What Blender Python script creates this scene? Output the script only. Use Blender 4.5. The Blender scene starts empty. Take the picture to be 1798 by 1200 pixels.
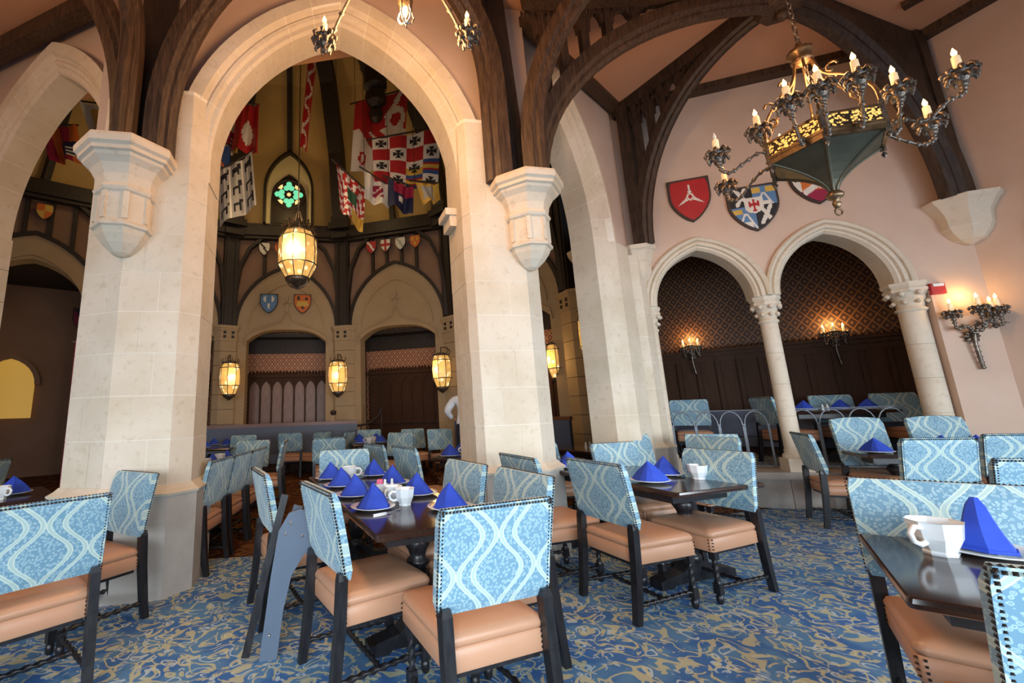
import bpy, bmesh, math, random
from mathutils import Vector, Matrix, Euler
random.seed(7)
SC = bpy.context.scene
COL = SC.collection
R = math.radians
PI = math.pi

# ------------------------------------------------------------------ camera
cam_d = bpy.data.cameras.new('camera')
cam = bpy.data.objects.new('camera', cam_d)
COL.objects.link(cam)
cam_d.sensor_width = 36.0
cam_d.sensor_fit = 'HORIZONTAL'
cam_d.lens = 747.02 / 1798 * 36
cam_d.shift_x = (899 - 708.45) / 1798
cam_d.shift_y = -(600 - 579.75) / 1798
cam_d.clip_start = 0.05
cam.matrix_world = Matrix(((0.99946, 0.03299, 0.0, 0.0), (0.00619, -0.18761, -0.98222, 0.0),
                           (-0.0324, 0.98169, -0.18771, 1.4), (0, 0, 0, 1)))
SC.camera = cam

# ------------------------------------------------------------------ world, daylight, exposure
SC.view_settings.view_transform = 'Standard'
SC.view_settings.look = 'None'
SC.view_settings.exposure = 0.0
SC.view_settings.gamma = 1.0
SC.view_settings.use_curve_mapping = False
W = bpy.data.worlds.new('world')
SC.world = W
W.use_nodes = True
W.node_tree.nodes['Background'].inputs[0].default_value = (0.72, 0.84, 1.0, 1)
W.node_tree.nodes['Background'].inputs[1].default_value = 0.16


def area(name, loc, target, sx, sy, power, color):
    d = bpy.data.lights.new(name, 'AREA')
    d.shape = 'RECTANGLE'
    d.size = sx
    d.size_y = sy
    d.energy = power
    d.color = color
    o = bpy.data.objects.new(name, d)
    COL.objects.link(o)
    o.location = loc
    o.rotation_euler = (Vector(target) - Vector(loc)).to_track_quat('-Z', 'Y').to_euler()
    return o


# daylight entering through the row of low windows behind the photographer and in the right hand wall
for wx, wp in ((-4.2, 80), (-0.6, 105), (3.0, 115), (6.4, 160)):
    w_ = area('window_daylight_rear', (wx, -3.0, 1.65), (wx * 0.75 + 0.4, 4.0, -0.9), 2.6, 2.0, wp, (0.80, 0.91, 1.0))
    w_.data.spread = R(104)
w_ = area('window_daylight_right', (8.7, 0.8, 2.2), (2.5, 3.4, -0.6), 2.4, 2.6, 125, (0.80, 0.91, 1.0))
w_.data.spread = R(104)


def lamp(name, loc, power, color=(1.0, 0.62, 0.25), size=0.06):
    d = bpy.data.lights.new(name, 'POINT')
    d.energy = power
    d.color = color
    d.shadow_soft_size = size
    o = bpy.data.objects.new(name, d)
    COL.objects.link(o)
    o.location = loc
    return o


# ------------------------------------------------------------------ materials
class NT:
    def __init__(s, name, rough=0.6, metal=0.0, spec=0.5):
        s.m = bpy.data.materials.new(name)
        s.m.use_nodes = True
        s.t = s.m.node_tree
        s.b = s.t.nodes['Principled BSDF']
        s.b.inputs['Roughness'].default_value = rough
        s.b.inputs['Metallic'].default_value = metal
        s.b.inputs['Specular IOR Level'].default_value = spec

    def n(s, ty, **kw):
        nd = s.t.nodes.new(ty)
        for k, v in kw.items():
            setattr(nd, k, v)
        return nd

    def link(s, a, b):
        s.t.links.new(a, b)

    def val(s, x, sock):
        if isinstance(x, (int, float)):
            sock.default_value = x
        elif isinstance(x, (tuple, list)):
            sock.default_value = x if len(x) == 4 or len(sock.default_value) == 3 else (*x, 1)
        else:
            s.link(x, sock)

    def math(s, op, a, b=0.0, c=0.0):
        nd = s.n('ShaderNodeMath', operation=op)
        s.val(a, nd.inputs[0])
        s.val(b, nd.inputs[1])
        s.val(c, nd.inputs[2])
        return nd.outputs[0]

    def step(s, x, e0, e1):
        nd = s.n('ShaderNodeMapRange', interpolation_type='SMOOTHSTEP')
        s.val(x, nd.inputs[0])
        nd.inputs[1].default_value = e0
        nd.inputs[2].default_value = e1
        return nd.outputs[0]

    def mix(s, f, a, b):
        nd = s.n('ShaderNodeMix', data_type='RGBA')
        s.val(f, nd.inputs[0])
        s.val(a, nd.inputs[6])
        s.val(b, nd.inputs[7])
        return nd.outputs[2]

    def coord(s, kind='Object'):
        return s.n('ShaderNodeTexCoord').outputs[kind]

    def noise(s, vec, scale, detail=3.0, rough=0.5, dist=0.0):
        nd = s.n('ShaderNodeTexNoise')
        s.link(vec, nd.inputs['Vector'])
        nd.inputs['Scale'].default_value = scale
        nd.inputs['Detail'].default_value = detail
        nd.inputs['Roughness'].default_value = rough
        nd.inputs['Distortion'].default_value = dist
        return nd.outputs['Fac']

    def scale(s, vec, sc):
        nd = s.n('ShaderNodeMapping')
        s.link(vec, nd.inputs[0])
        nd.inputs['Scale'].default_value = sc
        return nd.outputs[0]

    def voro(s, vec, scale, feature='F1'):
        nd = s.n('ShaderNodeTexVoronoi', feature=feature)
        s.link(vec, nd.inputs['Vector'])
        nd.inputs['Scale'].default_value = scale
        return nd.outputs['Distance']

    def sep(s, vec):
        nd = s.n('ShaderNodeSeparateXYZ')
        s.link(vec, nd.inputs[0])
        return nd.outputs

    def color(s, c):
        s.val(c, s.b.inputs['Base Color'])

    def bump(s, h, strength=0.3, dist=0.01):
        nd = s.n('ShaderNodeBump')
        nd.inputs['Strength'].default_value = strength
        nd.inputs['Distance'].default_value = dist
        s.link(h, nd.inputs['Height'])
        s.link(nd.outputs[0], s.b.inputs['Normal'])

    def emit(s, c, strength):
        s.val(c, s.b.inputs['Emission Color'])
        s.val(strength, s.b.inputs['Emission Strength'])


def vary(name, c1, c2, scale=6.0, rough=0.6, metal=0.0, bump=0.0, stretch=(1, 1, 1), detail=4.0, spec=0.5):
    t = NT(name, rough, metal, spec)
    v = t.scale(t.coord(), stretch)
    f = t.noise(v, scale, detail, 0.6)
    t.color(t.mix(t.step(f, 0.3, 0.7), c1, c2))
    if bump:
        t.bump(t.noise(v, scale * 3, 4, 0.6), bump, 0.01)
    return t.m


def plain(name, c, rough=0.5, metal=0.0, spec=0.5):
    t = NT(name, rough, metal, spec)
    v = t.coord()
    f = t.noise(v, 9.0, 2)
    k = tuple(min(1, x * 1.12) for x in c)
    j = tuple(x * 0.9 for x in c)
    t.color(t.mix(f, j, k))
    return t.m


def glow(name, c, strength, base=(0.9, 0.8, 0.6)):
    t = NT(name, 0.4)
    t.color(base)
    t.emit(c, strength)
    return t.m


MAT = {}


def build_materials():
    # limestone: broad tone shifts, per-object tint, pores
    t = NT('limestone', 0.85, 0, 0.2)
    v = t.coord()
    oi = t.n('ShaderNodeObjectInfo').outputs['Random']
    a = t.noise(v, 1.7, 3)
    b = t.noise(v, 14, 5, 0.65)
    c = t.mix(t.step(a, 0.35, 0.65), (0.60, 0.515, 0.39), (0.69, 0.61, 0.495))
    c = t.mix(t.math('MULTIPLY', oi, 0.45), c, (0.66, 0.59, 0.50))
    c = t.mix(t.math('MULTIPLY', t.step(b, 0.52, 0.72), 0.45), c, (0.46, 0.37, 0.26))
    t.color(c)
    t.bump(t.noise(v, 45, 5, 0.7), 0.25, 0.01)
    MAT['stone'] = t.m
    MAT['mortar'] = vary('pale_mortar', (0.74, 0.69, 0.59), (0.80, 0.75, 0.66), 20, 0.9)
    MAT['plinth'] = vary('plinth_stone', (0.36, 0.34, 0.31), (0.43, 0.41, 0.38), 3, 0.8, bump=0.1)
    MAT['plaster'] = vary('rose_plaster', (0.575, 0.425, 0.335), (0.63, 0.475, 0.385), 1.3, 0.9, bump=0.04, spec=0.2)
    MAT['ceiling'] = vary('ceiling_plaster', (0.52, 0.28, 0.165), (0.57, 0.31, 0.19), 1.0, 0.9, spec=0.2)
    MAT['hall_plaster'] = vary('hall_plaster', (0.27, 0.165, 0.11), (0.31, 0.19, 0.13), 1.2, 0.9, spec=0.2)  # darker than the room plaster: the hall's lack of daylight is in the colour
    t = NT('oak_timber', 0.55)
    v = t.coord()
    g = t.noise(t.scale(v, (14, 14, 1.2)), 3, 5, 0.65, 0.6)
    t.color(t.mix(t.step(g, 0.35, 0.7), (0.030, 0.015, 0.008), (0.095, 0.052, 0.028)))
    t.bump(g, 0.25, 0.01)
    MAT['timber'] = t.m
    MAT['truss_timber'] = vary('truss_timber', (0.018, 0.010, 0.006), (0.055, 0.031, 0.019), 5, 0.55, stretch=(5, 5, 1))
    MAT['dark_timber'] = vary('dark_timber', (0.014, 0.009, 0.007), (0.032, 0.020, 0.014), 5, 0.55, stretch=(6, 6, 1))
    t = NT('panel_oak', 0.6, 0, 0.2)
    v = t.coord()
    g = t.noise(t.scale(v, (10, 10, 0.8)), 3, 5, 0.6, 0.5)
    t.color(t.mix(g, (0.030, 0.012, 0.006), (0.085, 0.038, 0.019)))
    MAT['panel'] = t.m
    MAT['panel_light'] = vary('panel_rosewood', (0.20, 0.11, 0.085), (0.27, 0.16, 0.13), 4, 0.4, stretch=(8, 8, 1))
    MAT['black_wood'] = vary('ebonised_wood', (0.008, 0.008, 0.010), (0.020, 0.019, 0.022), 8, 0.32, stretch=(5, 5, 1))
    # polished dark table top with planks' grain
    t = NT('table_top', 0.13, 0, 0.6)
    v = t.coord()
    g = t.noise(t.scale(v, (22, 2.0, 4)), 3, 5, 0.6, 0.4)
    t.color(t.mix(g, (0.018, 0.009, 0.008), (0.050, 0.026, 0.020)))
    MAT['top'] = t.m
    # tan leather
    t = NT('tan_leather', 0.36, 0, 0.5)
    v = t.coord()
    g = t.noise(v, 3, 3)
    t.color(t.mix(g, (0.47, 0.245, 0.14), (0.57, 0.31, 0.19)))
    t.bump(t.voro(v, 190), 0.08, 0.004)
    MAT['leather'] = t.m
    # woven teal fabric: ogee lattice of paired pale lines over a speckle of small blossoms
    t = NT('ogee_fabric', 0.62, 0, 0.35)
    v = t.coord()
    x, y, z = t.sep(v)[:3]
    P, K = 0.200, 2 * PI / 0.31
    ax = t.math('ABSOLUTE', x)
    w_ = t.math('COSINE', t.math('MULTIPLY', t.math('SUBTRACT', z, 0.87), K))
    ex = t.math('PINGPONG', ax, P)
    ox = t.math('SUBTRACT', P, ex)
    he = t.math('MULTIPLY_ADD', w_, -0.054, 0.066)
    ho = t.math('MULTIPLY_ADD', w_, 0.054, 0.066)
    masks = []
    for d_, h_ in ((ex, he), (ox, ho)):
        dd = t.math('ABSOLUTE', t.math('SUBTRACT', d_, h_))
        band = t.math('SUBTRACT', 1.0, t.step(dd, 0.0120, 0.0140))
        core = t.math('SUBTRACT', 1.0, t.step(dd, 0.0062, 0.0076))
        masks.append((band, core))
    band = t.math('MAXIMUM', masks[0][0], masks[1][0])
    core = t.math('MAXIMUM', masks[0][1], masks[1][1])
    fl = t.voro(v, 74)
    ring = t.math('SUBTRACT', 1.0, t.step(t.math('ABSOLUTE', t.math('SUBTRACT', fl, 0.36)), 0.06, 0.13))
    spk = t.math('SUBTRACT', 1.0, t.step(fl, 0.12, 0.24))
    fm = t.math('MULTIPLY', t.math('MAXIMUM', ring, spk), 0.75)
    ground = t.mix(t.noise(v, 6, 2), (0.135, 0.285, 0.40), (0.17, 0.32, 0.43))
    c = t.mix(fm, ground, (0.40, 0.57, 0.62))
    c = t.mix(t.math('MULTIPLY', band, 0.85), c, (0.60, 0.70, 0.60))
    c = t.mix(t.math('MULTIPLY', core, 0.8), c, (0.36, 0.51, 0.51))
    t.color(c)
    t.b.inputs['Sheen Weight'].default_value = 0.25
    t.bump(t.noise(v, 300, 2), 0.06, 0.003)
    MAT['fabric'] = t.m
    MAT['nail'] = plain('bronze_nail', (0.055, 0.042, 0.036), 0.35, 0.8)
    # carpets: wandering scroll lines and leaves
    def carpet(name, base1, base2, gold, pale, sc, far_fade=0.0):
        t = NT(name, 0.95, 0, 0.1)
        v = t.coord()
        warp = t.n('ShaderNodeTexNoise')
        t.link(v, warp.inputs['Vector'])
        warp.inputs['Scale'].default_value = sc * 1.1
        warp.inputs['Detail'].default_value = 1.0
        vm = t.n('ShaderNodeVectorMath', operation='MULTIPLY_ADD')
        t.link(warp.outputs['Color'], vm.inputs[0])
        vm.inputs[1].default_value = (0.9 / sc, 0.9 / sc, 0)
        t.link(v, vm.inputs[2])
        wv = vm.outputs[0]
        # curled stems: parts of rings round scattered centres
        stems = []
        for k, r0, w0 in ((1.25, 0.33, 0.045), (2.1, 0.36, 0.06), (2.0, 0.16, 0.05)):
            d = t.voro(wv, sc * k)
            ring = t.math('SUBTRACT', 1.0, t.step(t.math('ABSOLUTE', t.math('SUBTRACT', d, r0)), w0 * 0.6, w0))
            cut = t.step(t.noise(v, sc * 2.3, 0.5), 0.40, 0.46)
            stems.append(t.math('MULTIPLY', ring, cut))
        n1 = t.noise(wv, sc * 1.2, 0.8)
        l1 = t.math('ABSOLUTE', t.math('SUBTRACT', t.math('FRACT', t.math('MULTIPLY', n1, 5.0)), 0.5))
        thick = t.math('MULTIPLY_ADD', t.noise(v, sc * 2.0, 1), 0.30, -0.085)
        s1 = t.math('SUBTRACT', 1.0, t.step(t.math('SUBTRACT', l1, thick), 0.0, 0.04))
        leaf = t.step(t.noise(wv, sc * 4.2, 1.5), 0.60, 0.63)
        gold_m = t.math('MAXIMUM', t.math('MAXIMUM', stems[0], s1), t.math('MULTIPLY', leaf, 0.95))
        pale_m = t.math('MAXIMUM', stems[1], stems[2])
        ground = t.mix(t.step(t.noise(v, sc * 0.9, 2), 0.42, 0.58), base1, base2)
        c = t.mix(t.math('MULTIPLY', pale_m, 0.7), ground, pale)
        c = t.mix(t.math('MULTIPLY', gold_m, 0.75), c, gold)
        t.color(c)
        t.bump(t.noise(v, 220, 2), 0.2, 0.01)
        return t.m
    MAT['carpet'] = carpet('scroll_carpet', (0.055, 0.15, 0.38), (0.10, 0.23, 0.42), (0.56, 0.53, 0.29), (0.56, 0.66, 0.66), 4.6)
    MAT['red_carpet'] = carpet('hall_carpet', (0.06, 0.018, 0.010), (0.09, 0.03, 0.014), (0.20, 0.10, 0.035), (0.05, 0.03, 0.03), 2.6)
    MAT['napkin'] = vary('blue_linen', (0.028, 0.072, 0.50), (0.036, 0.09, 0.58), 12, 0.75, spec=0.25)
    MAT['china'] = plain('white_china', (0.80, 0.84, 0.86), 0.12)
    MAT['steel'] = plain('cutlery_steel', (0.62, 0.62, 0.64), 0.18, 1.0)
    MAT['iron'] = vary('wrought_iron', (0.10, 0.082, 0.068), (0.24, 0.20, 0.165), 25, 0.36, 0.7)
    MAT['bronze'] = vary('aged_bronze', (0.16, 0.10, 0.055), (0.30, 0.20, 0.11), 18, 0.35, 0.85)
    MAT['rail'] = plain('grey_rail_metal', (0.17, 0.19, 0.22), 0.35, 0.5)
    t = NT('verdigris_panel', 0.4, 0.55)
    v = t.coord()
    t.color(t.mix(t.noise(v, 5, 4), (0.040, 0.036, 0.024), (0.15, 0.14, 0.095)))
    MAT['verdigris'] = t.m
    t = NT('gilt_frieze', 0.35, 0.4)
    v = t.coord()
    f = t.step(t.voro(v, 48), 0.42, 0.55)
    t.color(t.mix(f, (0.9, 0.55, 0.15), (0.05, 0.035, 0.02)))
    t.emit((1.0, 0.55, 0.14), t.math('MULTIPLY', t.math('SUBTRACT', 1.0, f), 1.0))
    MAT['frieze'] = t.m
    MAT['candle'] = glow('candle_sleeve', (1.0, 0.62, 0.25), 0.35, (0.85, 0.72, 0.5))
    MAT['flame'] = glow('flame_bulb', (1.0, 0.60, 0.20), 4.5)
    MAT['dead_bulb'] = plain('unlit_bulb', (0.75, 0.74, 0.72), 0.1)
    t = NT('amber_glass', 0.25)
    v = t.coord()
    f = t.noise(v, 9, 4, 0.7)
    hot = t.math('SUBTRACT', 1.0, t.step(t.voro(v, 7), 0.08, 0.42))
    t.color((0.9, 0.6, 0.2))
    t.emit(t.mix(hot, t.mix(f, (0.75, 0.30, 0.04), (1.0, 0.62, 0.18)), (1.0, 0.85, 0.52)),
           t.math('MULTIPLY_ADD', hot, 0.9, t.math('MULTIPLY_ADD', f, 1.1, 0.05)))
    MAT['amber'] = t.m
    # damask wallpaper: gilt diamond trellis with a boss in each cell
    def paper(name, dark, gold, P):
        t = NT(name, 0.55)
        v = t.coord()
        x, y, z = t.sep(v)[:3]
        u = t.math('ADD', t.math('MULTIPLY', x, 1.0 / P), t.math('MULTIPLY', z, 0.75 / P))
        w2 = t.math('SUBTRACT', t.math('MULTIPLY', x, 1.0 / P), t.math('MULTIPLY', z, 0.75 / P))
        fu = t.math('ABSOLUTE', t.math('SUBTRACT', t.math('FRACT', u), 0.5))
        fw = t.math('ABSOLUTE', t.math('SUBTRACT', t.math('FRACT', w2), 0.5))
        edge = t.math('MAXIMUM', fu, fw)
        l = t.step(edge, 0.40, 0.44)
        boss = t.math('SUBTRACT', 1.0, t.step(edge, 0.12, 0.17))
        m = t.math('MAXIMUM', l, boss)
        t.color(t.mix(m, dark, gold))
        return t.m
    MAT['paper'] = paper('trellis_wallpaper', (0.024, 0.007, 0.002), (0.16, 0.07, 0.02), 0.16)
    MAT['paper_hall'] = paper('trellis_wallpaper_rose', (0.30, 0.085, 0.04), (0.62, 0.40, 0.24), 0.17)
    MAT['cone'] = vary('roof_plaster', (0.50, 0.33, 0.12), (0.60, 0.40, 0.16), 0.8, 0.85)
    MAT['niche'] = vary('niche_plaster', (0.72, 0.60, 0.30), (0.78, 0.66, 0.36), 1.5, 0.8)
    MAT['bench'] = plain('blue_bench_vinyl', (0.09, 0.11, 0.17), 0.5)
    MAT['rail_wood'] = vary('mahogany', (0.14, 0.045, 0.02), (0.22, 0.08, 0.035), 5, 0.35, stretch=(1, 8, 8))
    MAT['slate'] = plain('slate_blue_paint', (0.085, 0.115, 0.165), 0.5)
    t = NT('leaded_glass', 0.1)
    t.color((0.8, 0.88, 0.9))
    t.b.inputs['Transmission Weight'].default_value = 0.9
    MAT['glass'] = t.m
    for k, c in dict(red=(0.42, 0.018, 0.022), white=(0.72, 0.69, 0.62), blue=(0.035, 0.085, 0.26), navy=(0.012, 0.016, 0.06),
                     black=(0.016, 0.016, 0.02), gold=(0.62, 0.40, 0.07), orange=(0.62, 0.15, 0.025), green=(0.03, 0.10, 0.05),
                     steelblue=(0.10, 0.22, 0.42), crimson=(0.30, 0.012, 0.05), grey=(0.38, 0.37, 0.34), rim=(0.05, 0.03, 0.025),
                     pinkpack=(0.85, 0.16, 0.30), skin=(0.50, 0.29, 0.20), shirt=(0.74, 0.77, 0.82), trousers=(0.014, 0.016, 0.026),
                     hair=(0.025, 0.017, 0.012), salmon=(0.78, 0.26, 0.18)).items():
        MAT[k] = plain('paint_' + k, c, 0.55)


build_materials()


# ------------------------------------------------------------------ mesh helpers
class MB:
    """collects shapes and links them as ONE mesh object"""

    def __init__(s):
        s.v, s.f, s.m, s.s = [], [], [], []

    def add(s, vs, fs, m=0, smooth=False):
        o = len(s.v)
        s.v += [tuple(p) for p in vs]
        for f in fs:
            s.f.append([i + o for i in f])
            s.m.append(m)
            s.s.append(smooth)
        return s

    def box(s, c, d, m=0, rz=0.0):
        x, y, z = d[0] / 2, d[1] / 2, d[2] / 2
        C, Sn = math.cos(rz), math.sin(rz)
        vs = []
        for k in (-1, 1):
            for (i, j) in ((-1, -1), (1, -1), (1, 1), (-1, 1)):
                px, py = i * x, j * y
                vs.append((c[0] + px * C - py * Sn, c[1] + px * Sn + py * C, c[2] + k * z))
        return s.add(vs, [(3, 2, 1, 0), (4, 5, 6, 7), (0, 1, 5, 4), (1, 2, 6, 5), (2, 3, 7, 6), (3, 0, 4, 7)], m)

    def loft(s, rings, m=0, smooth=True, caps=True, closed=True):
        n = len(rings[0])
        vs = [p for r in rings for p in r]
        fs = []
        for i in range(len(rings) - 1):
            for j in range(n if closed else n - 1):
                k = (j + 1) % n
                fs.append((i * n + j, i * n + k, (i + 1) * n + k, (i + 1) * n + j))
        s.add(vs, fs, m, smooth)
        if caps:
            s.add(rings[0], [tuple(range(n))[::-1]], m)
            s.add(rings[-1], [tuple(range(n))], m)
        return s

    def lathe(s, prof, n=12, c=(0, 0, 0), m=0, smooth=True, a0=0.0, caps=True):
        rings = []
        for r, z in prof:
            r = max(r, 1e-4)
            rings.append([(c[0] + r * math.cos(a0 + 2 * PI * k / n), c[1] + r * math.sin(a0 + 2 * PI * k / n), c[2] + z) for k in range(n)])
        return s.loft(rings, m, smooth, caps)

    def tube(s, path, r, n=8, m=0, smooth=True, caps=True):
        path = [Vector(p) for p in path]
        if not isinstance(r, (list, tuple)):
            r = [r] * len(path)
        rings = []
        t0 = (path[1] - path[0]).normalized()
        u = t0.cross(Vector((0, 0, 1)))
        if u.length < 1e-3:
            u = t0.cross(Vector((0, 1, 0)))
        u.normalize()
        for i, p in enumerate(path):
            t = (path[min(i + 1, len(path) - 1)] - path[max(i - 1, 0)]).normalized()
            u = (u - t * u.dot(t)).normalized()
            w = t.cross(u)
            rings.append([p + (u * math.cos(2 * PI * k / n) + w * math.sin(2 * PI * k / n)) * r[i] for k in range(n)])
        return s.loft(rings, m, smooth, caps)

    def sweep(s, path, side, prof, m=0, smooth=False):
        """prof: list of (a along side, b along side x tangent)"""
        path = [Vector(p) for p in path]
        side = Vector(side).normalized()
        rings = []
        for i, p in enumerate(path):
            t = (path[min(i + 1, len(path) - 1)] - path[max(i - 1, 0)]).normalized()
            sd = (side - t * side.dot(t)).normalized()
            o = sd.cross(t)
            rings.append([p + sd * a + o * b for a, b in prof])
        return s.loft(rings, m, smooth)

    def twist(s, p0, p1, r, turns, m=0, n=8, steps=None):
        """barley twist: two fat strands wound round each other"""
        p0, p1 = Vector(p0), Vector(p1)
        ax = (p1 - p0).normalized()
        u = ax.cross(Vector((0.3, 0.2, 1.0)) if abs(ax.z) < 0.9 else Vector((0, 1, 0))).normalized()
        w = ax.cross(u)
        steps = steps or max(6, int(turns * 8))
        rings = []
        for i in range(steps + 1):
            q = i / steps
            ring = []
            for k in range(n):
                a = 2 * PI * k / n
                rr = r * (0.78 + 0.30 * math.cos(2 * (a - 2 * PI * turns * q)))
                ring.append(p0.lerp(p1, q) + (u * math.cos(a) + w * math.sin(a)) * rr)
            rings.append(ring)
        return s.loft(rings, m, True)

    def prism(s, poly, y0, y1, m=0):
        """polygon in (x, z) extruded along y"""
        bm = bmesh.new()
        a = [bm.verts.new((p[0], y0, p[1])) for p in poly]
        b = [bm.verts.new((p[0], y1, p[1])) for p in poly]
        n = len(poly)
        fa = bm.faces.new(a)
        fb = bm.faces.new(b[::-1])
        for i in range(n):
            bm.faces.new((a[i], b[i], b[(i + 1) % n], a[(i + 1) % n]))
        bm.normal_update()
        bmesh.ops.triangulate(bm, faces=[fa, fb], ngon_method='EAR_CLIP')
        bmesh.ops.recalc_face_normals(bm, faces=bm.faces)
        bm.verts.index_update()
        s.add([v.co for v in bm.verts], [[v.index for v in f.verts] for f in bm.faces], m)
        bm.free()
        return s

    def plan(s, poly, z0, z1, m=0):
        """convex-ish polygon in (x, y) extruded along z"""
        n = len(poly)
        vs = [(p[0], p[1], z0) for p in poly] + [(p[0], p[1], z1) for p in poly]
        fs = [tuple(range(n))[::-1], tuple(range(n, 2 * n))] + [(i, (i + 1) % n, n + (i + 1) % n, n + i) for i in range(n)]
        return s.add(vs, fs, m)

    def mesh(s, name, mats):
        me = bpy.data.meshes.new(name)
        me.from_pydata(s.v, [], s.f)
        for mt in (mats if isinstance(mats, (list, tuple)) else [mats]):
            me.materials.append(MAT[mt] if isinstance(mt, str) else mt)
        me.polygons.foreach_set('material_index', s.m)
        me.polygons.foreach_set('use_smooth', s.s)
        me.update()
        return me

    def obj(s, name, mats, parent=None, kind=None, label=None):
        o = bpy.data.objects.new(name, s.mesh(name, mats))
        COL.objects.link(o)
        if parent is not None:
            o.parent = parent
        if kind:
            o['kind'] = kind
        if label:
            o['label'] = label
        return o


def tag(o, label, cat, group=None):
    o['label'] = label
    o['category'] = cat
    if group:
        o['group'] = group
    return o


def thing(name, label, cat, loc=(0, 0, 0), rz=0.0, group=None):
    o = bpy.data.objects.new(name, None)
    o.empty_display_size = 0.1
    COL.objects.link(o)
    o.location = loc
    o.rotation_euler = (0, 0, rz)
    return tag(o, label, cat, group)


def share(name, me, parent, loc=(0, 0, 0), rz=0.0):
    o = bpy.data.objects.new(name, me)
    COL.objects.link(o)
    o.parent = parent
    o.location = loc
    o.rotation_euler = (0, 0, rz)
    return o


def dup(root, loc, rz, label, group=None, sz=1.0):
    r = root.copy()
    COL.objects.link(r)
    r.location = loc
    r.rotation_euler = (0, 0, rz)
    r.scale = (1, 1, sz)
    r['label'] = label
    if group:
        r['group'] = group
    for ch in list(root.children):
        c = ch.copy()
        COL.objects.link(c)
        c.parent = r
        for g in list(ch.children):
            d = g.copy()
            COL.objects.link(d)
            d.parent = c
    return r


def arch_pts(cx, w, z0, z1, off=0.0, n=14, flat=0.0):
    """pointed two-centred arch from left springing to right; off moves it outwards"""
    h = z1 - z0
    if h >= w * 1.0001:
        rr = (w * w + h * h) / (2 * w)
    else:
        rr = None
    pts = []
    if rr:
        c = rr - w          # centre of the left arc lies at x = +c
        ro = rr + off
        a_end = math.acos(max(-1, min(1, -c / ro)))
        for i in range(n + 1):
            a = PI + (a_end - PI) * i / n
            pts.append((c + ro * math.cos(a), ro * math.sin(a)))
    else:
        k = 0.93
        for i in range(n + 1):
            a = PI - PI / 2 * i / n
            x, z = w * math.cos(a), h * math.sin(a)
            pts.append((x * (1 + off / w), z * (1 + off / h)))
    left = [(cx + x, z0 + z) for x, z in pts]
    return left + [(2 * cx - x, z) for x, z in left[-2::-1]]


def arch_ribs(parent, name, mat, cx, w, z0, z1, prof, per_side=7, gap=0.004, jitter=0.0, core=True):
    """moulded arch cut into voussoirs; prof is a closed outline of (outward offset, y)"""
    n = per_side * 3
    cols = [arch_pts(cx, w, z0, z1, o, n) for o, y in prof]
    tot = len(cols[0])
    if core:
        pc = [(o * 0.985 + 0.0025, y + 0.0025) for o, y in prof]
        cc = [arch_pts(cx, w, z0, z1, o, n) for o, y in pc]
        MB().loft([[(c[i][0], y, c[i][1]) for (o, y), c in zip(pc, cc)] for i in range(tot)], 0, False).obj('mortar_joint', 'mortar', parent)
    for k in range(2 * per_side):
        i0, i1 = k * 3, k * 3 + 3
        dj = random.uniform(-jitter, jitter)
        mb = MB()
        rings = []
        for i in range(i0, i1 + 1):
            ring = []
            for (o, y), c in zip(prof, cols):
                x, z = c[i]
                if i in (i0, i1):
                    j = i + 1 if i == i0 else i - 1
                    L = math.hypot(c[j][0] - x, c[j][1] - z) or 1
                    x += (c[j][0] - x) / L * gap
                    z += (c[j][1] - z) / L * gap
                ring.append((x, y + dj, z))
            rings.append(ring)
        mb.loft(rings, 0, False)
        mb.obj(name, mat, parent)


# ------------------------------------------------------------------ plan of the place (metres)
RZ_A, RZ_L, RZ_1, RZ_2, RZ_3 = R(10.85), R(-19.9), R(39.2), R(-19.0), R(-71.9)
O_A = Vector((-2.02, 3.73, 0))       # left pillar, front corner
O_L = Vector((-2.86, 3.92, 0))       # left arch wall starts here and runs left
O_1 = Vector((1.70, 4.74, 0))        # right arch wall
O_2 = Vector((4.88, 5.89, 0))        # twin arch wall
O_3 = Vector((7.20, 5.09, 0))        # window wall
HUB = Vector((4.85, 4.5, 6.5))
V0, V1, V2 = Vector((1.45, 4.2, 6.25)), Vector((3.62, 6.32, 6.2)), Vector((7.2, 5.09, 6.2))


def loc(o, rz, p):
    """local wall coordinates (along, into, up) to the world"""
    return Vector(o) + Matrix.Rotation(rz, 3, 'Z') @ Vector(p)


def place(ob, o, rz):
    ob.location = o
    ob.rotation_euler = (0, 0, rz)
    return ob


# floors
mb = MB()
mb.add([(-9, -4, 0), (9.2, -4, 0), (9.2, 7.2, 0), (1.5, 5.0, 0), (-2.4, 4.6, 0), (-9, 7.4, 0)], [(0, 1, 2, 3, 4, 5)])
mb.obj('floor', 'carpet', kind='structure')
mb = MB()
mb.add([(-12.5, 6.0, -0.004), (-2.4, 4.2, -0.004), (1.5, 4.6, -0.004), (6.5, 6.5, -0.004), (7, 14, -0.004), (-12.5, 14, -0.004)], [(0, 1, 2, 3, 4, 5)])
mb.obj('floor', 'red_carpet', kind='structure')

# bay ceiling: shallow fan of plaster planes rising to the hub
ring = [Vector((-2.7, 3.75, 6.25)), V0, V1, V2, Vector((9.0, -0.4, 6.2)), Vector((9.0, -4, 6.2)), Vector((-9, -4, 6.2)), Vector((-9, 6.3, 6.2))]
mb = MB()
top = [p + Vector((0, 0, 0.25)) for p in ring]
mb.add([HUB] + ring, [(0, i + 1, (i + 1) % len(ring) + 1) for i in range(len(ring))])
mb.add([HUB + Vector((0, 0, 0.25))] + top, [(0, (i + 1) % len(ring) + 1, i + 1) for i in range(len(ring))])
mb.obj('ceiling', 'ceiling', kind='structure')

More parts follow.
